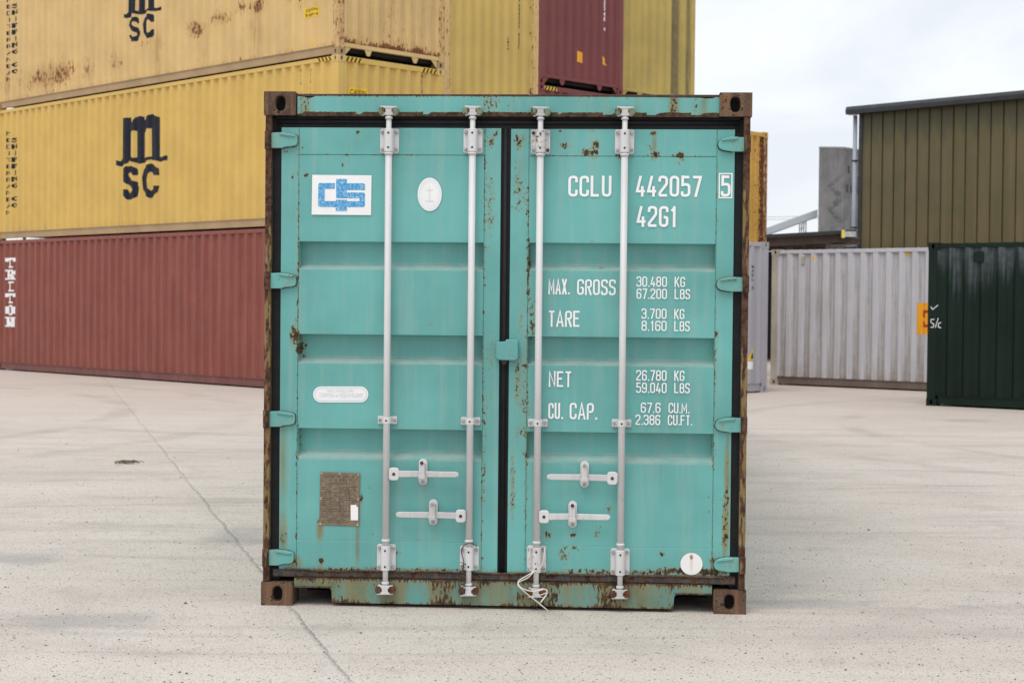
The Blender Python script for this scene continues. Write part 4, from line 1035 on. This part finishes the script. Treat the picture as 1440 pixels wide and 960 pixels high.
# ---- locking bars
BARS = [((548, 190), (541, 760)), ((665.5, 190), (658.5, 760)), ((760.5, 190), (754, 760)), ((879.5, 190), (871.5, 760))]
YB = -.014; RB = .0172
def lock_bar(i):
    (ax, ay), (bx_, by) = BARS[i]
    xc = (h(ax, ay, YB)[0] + h(bx_, by, YB)[0]) / 2
    g = 1 if i > 1 else 0
    Zp = lambda py: h(ax, py, YB)[1]
    ztop, zbot = Zp(163 + g), Zp((822, 824, 826, 828)[i])
    z1, z2 = Zp(214 + g * 2), Zp((767, 768, 770, 773)[i])
    mb = MB(); mb.tube([(xc, YB, z2 - .015), (xc, YB, z1 + .02)], RB, 20); bar = mb.build('locking_bar', M['bar'], root)
    # thinner ends with collars
    for za, zb2, s in ((z1 + .02, ztop, 1), (z2 - .015, zbot, -1)):
        mb = MB()
        mb.tube([(xc, YB, za), (xc, YB, zb2)], .0135, 14)
        mb.tube([(xc, YB, zb2 - s * .016), (xc, YB, zb2 - s * .004)], .0185, 14)
        if s > 0: mb.tube([(xc, YB, z1 - .012), (xc, YB, z1 - .002)], [.0215, .0235], 16)
        else: mb.tube([(xc, YB, z2 + .022), (xc, YB, z2 + .034)], [.0225, .0195], 16)
        mb.build('bar_end', M['bar'], bar)
    # cams and keepers
    for s, zc_ in ((1, ztop), (-1, zbot)):
        mb = MB(); zc2 = zc_ + s * .022
        mb.prism([(xc - .015, zc2 - s * .022), (xc + .015, zc2 - s * .022), (xc + .017, zc2 + s * .014), (xc - .017, zc2 + s * .014)], YB - .019, YB + .018)
        mb.prism([(xc - .043, zc2 + s * .026), (xc + .040, zc2 + s * .024), (xc + .046, zc2 + s * .014), (xc + .017, zc2 + s * .012), (xc - .017, zc2 + s * .012), (xc - .036, zc2 + s * .016)], YB - .021, YB + .014)
        mb.prism([(xc + .014, zc2 - s * .004), (xc + .040, zc2 - s * .012), (xc + .038, zc2 - s * .021), (xc + .012, zc2 - s * .018)], YB - .019, YB + .012)
        mb.prism([(xc - .014, zc2 - s * .004), (xc - .040, zc2 - s * .014), (xc - .036, zc2 - s * .024), (xc - .012, zc2 - s * .018)], YB - .019, YB + .012)
        mb.build('cam', M['barworn'], bar, .0035)
        for q in (-1, 1):
            mb = MB(); kx = xc + q * .0345
            mb.prism(rrect(kx, zc2, .029, .038, .012), YB - .0245, .013)
            o_ = mb.build('cam_keeper', M['teal_worn'] if s > 0 else M['rustdark'], bar, .004)
            add_attr(o_.data, lambda c, q=q, s=s: (.35 if (q + s) else .5, .5))
    # big bearing brackets
    for (pya, pyb) in ((180 + g, 215 + g), ((766, 768, 768, 772)[i], (803, 803, 806, 810)[i])):
        za, zb2 = Zp(pyb), Zp(pya); zc_ = (za + zb2) / 2; hh = zb2 - za
        br_ = MB(); br_.prism(rrect(xc, zc_, .096, hh, .012), .0165, .0285)
        # housing over the bar
        n = 12; P2 = [(xc - .0265, .0165)] + [(xc - .0235 * math.cos(math.pi * k / n), YB - .001 - .0205 * math.sin(math.pi * k / n)) for k in range(n + 1)] + [(xc + .0265, .0165)]
        br_.prism(P2, za + .004, zb2 - .004, 'z')
        ob = br_.build('bar_bracket', M['bar'], bar, .004, 2)
        if i == 2: add_attr(ob.data, lambda c: (.25, .2))
        for sx in (-1, 1):
            for sz in (-1, 1):
                mb = MB(); mb.prism(circ(xc + sx * .0365, zc_ + sz * (hh / 2 - .019), .0088, n=8), .0055, .0165)
                rusty = (i == 2 and (sx, sz) in ((-1, 1), (1, -1)) and za > 1)
                mb.build('bolt', M['boltrust'] if rusty else M['bolt'], ob, .002)
        mb = MB()
        for sz in (-1, 1): mb.prism(circ(xc, zc_ + sz * (hh / 2 - .026), .0052, n=10), YB - .0232, YB - .0225)
        mb.build('bolt_hole', M['dot'], ob)
    # small guide bracket
    pyg = (591, 592.5, 595, 595.5)[i]; xg = xc; zc_ = Zp(pyg)
    br_ = MB(); br_.prism(rrect(xg, zc_, .098, .040, .006), .0165, .0285)
    n = 10; P2 = [(xg - .026, .0165)] + [(xg - .0225 * math.cos(math.pi * k / n), YB - .0195 * math.sin(math.pi * k / n)) for k in range(n + 1)] + [(xg + .026, .0165)]
    br_.prism(P2, zc_ - .0165, zc_ + .0165, 'z'); ob = br_.build('guide_bracket', M['bar'], bar, .003)
    for sx in (-1, 1):
        mb = MB(); mb.prism(circ(xg + sx * .038, zc_, .0085, n=10), .009, .0165); mb.build('bolt', M['bolt'], ob, .002)
    mb = MB(); mb.prism(circ(xg, zc_, .005, n=10), YB - .0205, YB - .0198); mb.build('bolt_hole', M['dot'], ob)
    # handle
    hub = ((554, 666), (648, 725), (765, 726), (861, 672))[i]; endx = (645, 557, 858, 769)[i]; ret = (593.5, 608, 805, 822)[i]; rety = ((645, 682), (702, 738.5), (704.5, 742), (648.5, 685.5))[i]
    YH = -.030
    hc = h(hub[0], hub[1], YH); ex = h(endx, hub[1] + (1 if endx > hub[0] else -2), YH); dirx = 1 if ex[0] > hc[0] else -1
    mb = MB(); mb.prism(rrect(hc[0], hc[1], .050, .064, .014), YH - .010, YH + .010); mb.box(min(hc[0], xc), max(hc[0], xc), YB - .008, YB + .010, hc[1] - .022, hc[1] + .022)
    hb = mb.build('handle_hub', M['bar'], bar, .004)
    mb = MB(); mb.prism(circ(hc[0], hc[1], .0085, n=8), YH - .014, YH - .010); mb.build('bolt', M['boltrust'], hb, .002)
    rc = h(ret, sum(rety) / 2, YH)
    mb = MB(); sx0 = hc[0] + dirx * .022
    yy = [YH, YH + .001, YH + .012, YH + .010, YH + .004]
    N_ = 18; ring = []; bm = mb.bm
    for k in range(N_ + 1):
        t = k / N_; xx = sx0 + (ex[0] - sx0) * t; zz = hc[1] + (ex[1] - hc[1]) * t; hw = .0165 - .002 * t
        if k == N_: hw = .009
        yo = YH + (.010 * math.sin(math.pi * min(1, t * 1.4)))
        ring.append([bm.verts.new((xx, yo - .006, zz - hw)), bm.verts.new((xx, yo + .006, zz - hw)), bm.verts.new((xx, yo + .006, zz + hw)), bm.verts.new((xx, yo - .006, zz + hw))])
    for a, b in zip(ring, ring[1:]):
        for k in range(4): bm.faces.new((a[k], a[(k + 1) % 4], b[(k + 1) % 4], b[k]))
    bm.faces.new(ring[0][::-1]); bm.faces.new(ring[-1])
    ho = mb.build('handle', M['barworn'], bar, .004)
    # retainer plate, hasp and bolt
    ra, rb = h(ret, rety[0], 0)[1], h(ret, rety[1], 0)[1]
    mb = MB(); mb.prism(rrect(rc[0], (ra + rb) / 2, .044, ra - rb, .0215, 6), .0125, .0285); rt = mb.build('handle_retainer', M['bar'], bar, .003)
    mb = MB(); zc_ = (ra + rb) / 2; mb.prism(rrect(rc[0], zc_ + .010, .028, (ra - rb) * .62, .008), YH - .014, YH - .008); mb.box(rc[0] - .013, rc[0] + .013, YH - .008, .013, zc_ + .028, zc_ + .046)
    mb.prism(rrect(rc[0], zc_ - .020, .034, .022, .005), YH - .020, YH - .0145); mb.build('hasp', M['barworn'], rt, .003)
    for zz, mt in ((ra - .016, M['boltrust'] if i in (0, 2) else M['bolt']), (rb + .014, M['bolt'])):
        mb = MB(); mb.prism(circ(rc[0], zz, .0095, n=8), (YH - .0205) if zz > zc_ else .006, (YH - .0135) if zz > zc_ else .0125); mb.build('bolt', mt, rt, .002)
    return xc
XB = [lock_bar(i) for i in range(4)]

# ---- centre lock plate
P = [h(697.5, 480.5, .0), h(711, 480), h(711, 477), h(727, 477.5), h(728.8, 480), h(728.5, 504), h(724, 507), h(700, 506), h(697.5, 503)]
o = MB().prism(P, -.004, .028).build('lock_plate', M['teal'], root, .005, 3); add_attr(o.data, lambda c: (.15, .1))
a = h(706, 509.5); mb = MB(); mb.prism(circ(a[0] + .01, a[1] + .004, .014, n=10), .006, .03); mb.build('lock_lug', M['rustdark'], root)

# ---- lettering and signs on the doors (sub-parts of each door)
def ink_at(px0, py0, px1, py1, text, tr=.14, bm=None):
    tr = tr * .82
    D = .030; a = h(px0, py1, D); b = h(px1, py0, D)
    lettering(bm, text, a[0], a[1], b[0] - a[0], b[1] - a[1], lambda p, d: (p.x, D - .0030 + d, p.y), tr)
def group(items, name='lettering', tr=.14, parent=None):
    for it in items:
        bm = bmesh.new(); ink_at(*it[:4], it[4], it[5] if len(it) > 5 else tr, bm)
        bmesh.ops.recalc_face_normals(bm, faces=bm.faces); finish(bm, name, M['ink'], parent or drr)
group([(799, 247.5, 860, 276.5, 'CCLU'), (894, 247.5, 987, 276.5, '442057'), (1013.5, 247, 1027.5, 276.5, '5'), (895, 290, 952.5, 319, '42G1')], tr=.155)
mb = MB(); D = .030
p0 = h(1010.3, 279, D); p1 = h(1030.2, 243.5, D); t_ = .0065
for (u0, u1, v0, v1) in ((p0[0], p1[0], p0[1], p0[1] + t_), (p0[0], p1[0], p1[1] - t_, p1[1]), (p0[0], p0[0] + t_, p0[1] + t_, p1[1] - t_), (p1[0] - t_, p1[0], p0[1] + t_, p1[1] - t_)):
    mb.poly([(u0, v0), (u1, v0), (u1, v1), (u0, v1)], D - .003, 'y')
mb.build('lettering', M['ink'], drr, recalc=False)
group([(771, 392.5, 801, 413.5, 'MAX.'), (811.5, 393, 866, 414.5, 'GROSS'), (771, 437, 816, 459, 'TARE'), (771.5, 522, 804, 543.5, 'NET'), (771, 566.5, 791.5, 588.5, 'CU.'), (801, 566.5, 840, 589, 'CAP.')], tr=.14)
group([(895, 389, 938, 403, '30.480'), (948.5, 389.5, 963.5, 403.5, 'KG'), (895, 406, 938, 420, '67.200'), (948.5, 406.5, 970.5, 420.5, 'LBS'),
       (902, 434, 937.5, 448, '3.700'), (948, 434.5, 962.5, 448.5, 'KG'), (902, 451, 937.5, 465, '8.160'), (948, 451.5, 970, 465.5, 'LBS'),
       (894.5, 520.5, 937.5, 534.8, '26.780'), (948, 521, 962.5, 535.3, 'KG'), (894.5, 538, 937.5, 552, '59.040'), (948, 538.5, 970, 552.5, 'LBS'),
       (901, 566, 929, 580, '67.6'), (940, 566.5, 969.5, 580.5, 'CU.M.'), (893.5, 583, 928.5, 597, '2.386'), (939, 583.5, 973.5, 597.5, 'CU.FT.')], tr=.145)
# logo board, left door
def flat(polys, mat, name, d, parent):
    mb = MB()
    for P in polys: mb.poly([h(a, b, .030) for a, b in P], d, 'y')
    return mb.build(name, mat, parent, recalc=False)
s = NT('scratched_blue_vinyl'); n1 = s.noise(70, 5, .7, dist=1.5)
blue = s.fin(s.mix(s.math('MULTIPLY', s.step(n1, .47, .60), .62), (.030, .29, .60), (.50, .72, .84)), .45)
bs = s
sg = flat([[(439.3, 246), (522.7, 246.7), (522, 302.6), (438.3, 301.9)]], M['signwhite'], 'logo_sign', .030 - .0035, dl)
q = lambda L_: [(360 + a / 4, 120 + b / 4) for a, b in L_]
E1 = [[(358,550),(445,551),(444,583),(388,583),(388,602),(351,602),(351,558)], [(351,602),(388,602),(387,652),(450,652),(450,685),(360,684),(350,676)],
      [(452,527),(512,528),(512,552),(605,551),(614,560),(614,590),(512,590),(512,603),(608,604),(614,612),(613,676),(605,685),(583,685),(583,636),(452,635)],
      [(450,644),(512,645),(512,652),(583,652),(583,685),(512,685),(512,708),(449,707)]]
flat([q(e) for e in E1], blue, 'logo_mark', .030 - .0045, sg)
# oval sticker
ov = flat([circ(604.3, 273.5, 17, 23.5, 32)], M['signwhite'], 'oval_sticker', .030 - .0035, dl)
mb = MB()
def ringp(cx, cy, rx, ry, tk, d, n=40):
    bm = mb.bm; A = [bm.verts.new((h(cx + rx * math.cos(2*math.pi*k/n), cy + ry * math.sin(2*math.pi*k/n), .03)[0], d, h(cx, cy + ry * math.sin(2*math.pi*k/n), .03)[1])) for k in range(n)]
    B = [bm.verts.new((h(cx + (rx - tk) * math.cos(2*math.pi*k/n), cy, .03)[0], d, h(cx, cy + (ry - tk) * math.sin(2*math.pi*k/n), .03)[1])) for k in range(n)]
    for k in range(n): j = (k + 1) % n; bm.faces.new((A[k], A[j], B[j], B[k]))
ringp(604.3, 273.5, 15, 21.3, .8, .0255); ringp(604.3, 273.5, 12.3, 18, .5, .0255)
for a, b, c, d_ in ((603.6, 262, 605, 284), (599, 267, 609.5, 268.2), (598, 282, 610.5, 284)):
    mb.poly([h(a, b, .03), h(c, b, .03), h(c, d_, .03), h(a, d_, .03)], .0253, 'y')
mb.build('sticker_print', M['faintblue'], ov, recalc=False)
# pill label
pl = flat([[(a, b) for a, b in rrect(479.3, 554.3, 77.5, 22.5, 11, 8)]], M['signwhite'], 'pill_label', .030 - .0035, dl)
mb = MB()
bm = mb.bm; A = [h(a, b, .03) for a, b in rrect(479.3, 554.3, 73.5, 18.5, 9.2, 8)]; B = [h(a, b, .03) for a, b in rrect(479.3, 554.3, 71.7, 16.7, 8.3, 8)]
A = [bm.verts.new((a, .0255, b)) for a, b in A]; B = [bm.verts.new((a, .0255, b)) for a, b in B]
for k in range(len(A)): j = (k + 1) % len(A); bm.faces.new((A[k], A[j], B[j], B[k]))
mb.build('label_border', M['palegrey'], pl, recalc=False)
def ftext(txt, px0, py0, px1, py1, mat, d, parent, bold=0):
    a = h(px0, py1, .03); b = h(px1, py0, .03); bm = text_mesh(txt, 1, b[0] - a[0], b[1] - a[1], bold)
    for v in bm.verts: v.co = (a[0] + v.co.x, d, a[1] + v.co.y)
    return finish(bm, 'lettering', mat, parent)
ftext('WALL PANELS ARE', 460, 547.8, 497, 551, M['palegrey'], .0253, pl)
ftext('CORTEN or EQUIVALENT', 448, 553, 511, 559, M['palegrey'], .0253, pl)
# builder's data plate
s = NT('aged_brass_plate'); n1 = s.noise(40, 5, .7)
plate_m = s.fin(s.mix(s.step(n1, .35, .65), (.17, .125, .08), (.26, .20, .14)), .5, .25)
pt = MB().prism([h(*p, .03) for p in ((450.5, 663), (506.5, 665), (505, 739.5), (449, 738))], .0255, .0295).build('data_plate', plate_m, dl, .0008)
pm = plain('plate_print', (.07, .05, .035), .6)
rows_ = [('IIIIII  II IIIII II', 459, 668, 498, 671.3), ('III II IIIIII II', 463, 673, 494, 676), ('IIIIIIIII IIII', 465, 678, 492, 681)]
for t_, a, b, c, d_ in rows_: ftext(t_, a, b, c, d_, pm, .0250, pt)
mb = MB(); rnd = random.Random(5)
yy = 684
while yy < 736:
    xx = 452.5
    while xx < 502:
        ln = rnd.uniform(2, 9); 
        if not (yy > 707 and xx + ln > 492) and rnd.random() < .82: mb.poly([h(xx, yy, .03), h(min(xx + ln, 502.5), yy, .03), h(min(xx + ln, 502.5), yy + .9, .03), h(xx, yy + .9, .03)], .0250, 'y')
        xx += ln + 1.3
    yy += 2.6
for xx in (465, 478, 491): mb.poly([h(xx, 690, .03), h(xx + .5, 690, .03), h(xx + .5, 722, .03), h(xx, 722, .03)], .0248, 'y')
mb.build('plate_print', pm, pt, recalc=False)
flat([[(493.3, 709.5), (501.5, 709.2), (501.5, 712), (503.8, 712.2), (503.6, 730.8), (493.5, 731)]], M['signwhite'], 'paper_label', .0246, pt)
mb = MB()
for a, b in ((452.5, 665), (478, 665.5), (504.5, 667), (451.5, 700), (503.6, 701.5), (450.8, 736), (503.2, 737.5)): c = h(a, b, .03); mb.prism(circ(c[0], c[1], .0055, n=10), .0225, .0255)
mb.build('rivet', M['bolt'], pt)
# round white disc with a rust drip
s = NT('white_disc_vinyl'); X, Y_, Zc = s.sep(); c = h(972.3, 788, .03)
dxn = s.math('DIVIDE', s.math('ADD', s.math('SUBTRACT', X, c[0]), s.math('MULTIPLY', s.math('SUBTRACT', s.noise(30, 3), .5), .01)), .008); dzn = s.math('DIVIDE', s.math('SUBTRACT', Zc, c[1] + .018), .012)
rr = s.math('SQRT', s.math('ADD', s.math('MULTIPLY', dxn, dxn), s.math('MULTIPLY', dzn, dzn)))
dz2 = s.math('DIVIDE', s.math('SUBTRACT', Zc, c[1] - .01), .045)
r2 = s.math('SQRT', s.math('ADD', s.math('MULTIPLY', dxn, dxn), s.math('MULTIPLY', dz2, dz2)))
cc = s.mix(s.math('MULTIPLY', s.step(r2, 1.6, .2), .35), (.84, .82, .80), (.55, .36, .16))
cc = s.mix(s.math('MULTIPLY', s.step(rr, 1.5, .4), .9), cc, (.20, .09, .03))
disc = s.fin(cc, .5)
mb = MB(); mb.poly([h(a, b, .03) for a, b in circ(972.3, 792.3, 15.6, 15.6, 36)], .0265, 'y'); mb.build('round_sticker', disc, drr, recalc=False)

# ---- body behind the doors
def corr_simple():
    bs_ = prof_breaks(.15, LN - .15, .278, .036)
    corr_panel('side_panel', bs_, .175, H - .075, lambda s_, d, zz: (.012 + d, s_, zz), M['teal_worn'], root, flip=True)
    corr_panel('side_panel', bs_, .175, H - .075, lambda s_, d, zz: (W - .012 - d, s_, zz), M['teal_worn'], root)
    be_ = prof_breaks(.13, W - .13, .245, .036)
    corr_panel('end_panel', be_, .15, H - .1, lambda s_, d, zz: (s_, LN - .012 - d, zz), M['teal_worn'], root, flip=True)
    for a, b in ((.008, .07), (W - .07, W - .008)):
        MB().box(a, b, .178, LN - .178, H - .085, H - .012).build('top_rail', M['teal_worn'], root, .006)
        MB().box(a + .02, b - .02, .178, LN - .178, .03, .178).build('bottom_rail', M['teal_worn'], root)
    MB().box(.162, W - .162, LN - .07, LN - .006, H - .105, H - .012).build('end_header', M['teal_worn'], root)
    MB().box(.162, W - .162, LN - .09, LN - .01, .03, .16).build('end_sill', M['teal_worn'], root)
    mb = MB(); bm = mb.bm; n = int(LN / .21); rv = []
    for i in range(n * 2 + 1):
        yy = .11 + (LN - .2) * i / (n * 2); hz = H - .03 + (.018 if i % 2 else 0); rv.append([bm.verts.new((xx, yy, hz)) for xx in (.07, W - .07)])
    for a, b in zip(rv, rv[1:]): bm.faces.new((a[0], a[1], b[1], b[0]))
    mb.build('roof_panel', M['teal_worn'], root)
corr_simple()

# ================================================================== SMALL THINGS
def to_world(px, py, d):
    ray = cF * FPX + cR * (px - 720) + cU * (480 - py); t = ((FF.o + FF.Y * d) - CC).dot(FF.Y) / ray.dot(FF.Y); return CC + ray * t
def smooth(pts, n=6):
    out = []; P = [pts[0]] + pts + [pts[-1]]
    for i in range(1, len(P) - 2):
        for k in range(n):
            t = k / n; a, b, c, d = P[i - 1], P[i], P[i + 1], P[i + 2]
            out.append(.5 * ((2 * b) + (c - a) * t + (2 * a - 5 * b + 4 * c - d) * t * t + (3 * b - a - 3 * c + d) * t ** 3))
    return out + [pts[-1]]
# white plastic cord tied round the third bar
cordm = plain('white_cord', (.66, .62, .55), .5)
pts = [(746, 768, -.035), (744, 782, -.05), (743, 795, -.045), (750, 803, -.045), (761, 796, -.055), (765, 782, -.05), (766, 770, -.04)]
mb = MB(); mb.tube(smooth([to_world(*p) for p in pts]), .0032, 6)
pts = [(751, 803, -.048), (741, 809, -.06), (729, 817, -.07), (733, 826, -.08), (750, 831, -.08), (766, 828, -.075), (769, 834, -.08), (760, 847, -.09)]
mb.tube(smooth([to_world(*p) for p in pts]), .0035, 6)
pts = [(752, 802, -.05), (742, 812, -.065), (728, 820, -.075), (737, 831, -.09), (752, 843, -.10), (762, 851, -.11), (771, 858.5, -.115)]
mb.tube(smooth([to_world(*p) for p in pts]), .003, 6)
mb.tube(smooth([to_world(*p) for p in [(748, 829, -.05), (752, 835, -.055), (760, 836, -.055), (768, 833, -.05)]]), .003, 6)
o = mb.build('cord', cordm); tag(o, 'loose white plastic cord tied round the third locking bar foot', 'cord')
# rusty wire on the second bar
pts = [(671, 768, -.02), (662, 763, -.045), (652, 767, -.045), (649, 776, -.04), (652, 790, -.045), (650, 806, -.042), (645, 820, -.035), (649, 831, -.04), (654, 834, -.04)]
mb = MB(); mb.tube(smooth([to_world(*p) for p in pts]), .0028, 6)
for k in range(9):
    y0 = 790 + k * 4.4; mb.tube(smooth([to_world(x_, y_, d_) for x_, y_, d_ in ((647 + (k % 3), y0, -.035), (651, y0 + 1.5, -.05), (655 - (k % 2) * 2, y0 + 3, -.04), (650, y0 + 4.5, -.033))]), .0018, 5)
o = mb.build('wire', M['rustdark']); tag(o, 'thin rusty wire twisted round the foot of the second locking bar', 'wire')
# twig litter on the concrete at the left
def gnd(px, py):
    ray = cF * FPX + cR * (px - 720) + cU * (480 - py); return CC + ray * (-CC.z / ray.z)
rnd = random.Random(11); mb = MB()
for k in range(46):
    p = gnd(172 + rnd.gauss(0, 6), 651.5 + rnd.gauss(0, .45)); a = rnd.uniform(-.7, .7); l_ = rnd.uniform(.03, .09)
    d = Vector((math.cos(a), math.sin(a), rnd.uniform(-.1, .2))) * l_; z0 = .012
    mb.tube([Vector((p.x, p.y, z0)), Vector((p.x, p.y, z0)) + d * .5 + Vector((0, 0, .012)), Vector((p.x, p.y, max(z0, .008))) + Vector((d.x, d.y, abs(d.z)))], rnd.uniform(.0025, .006), 5)
o = mb.build('litter', plain('dry_litter', (.17, .14, .09), .9, var=.5, scale=30)); tag(o, 'small clump of dry twigs and leaf litter lying on the concrete at left', 'litter', kind='stuff')
# loose grit scattered over the yard
mb = MB(); bm = mb.bm
for k in range(1500):
    yy = 6.2 + 18 * rnd.random() ** 1.7; xx = rnd.uniform(-.36, .36) * yy
    r_ = rnd.uniform(.003, .007) * (1.9 if rnd.random() < .04 else 1); n = 5; a0_ = rnd.uniform(0, 6)
    base = [bm.verts.new((xx + r_ * math.cos(a0_ + 6.283 * i / n) * rnd.uniform(.7, 1.2), yy + r_ * math.sin(a0_ + 6.283 * i / n) * rnd.uniform(.7, 1.2), .0005)) for i in range(n)]
    tp = bm.verts.new((xx, yy, r_ * .9))
    for i in range(n): bm.faces.new((base[i], base[(i + 1) % n], tp))
o = mb.build('grit', plain('grit_stone', (.17, .155, .14), .9, var=.5, scale=3)); tag(o, 'loose grit and pebbles scattered over the concrete yard', 'grit', kind='stuff')
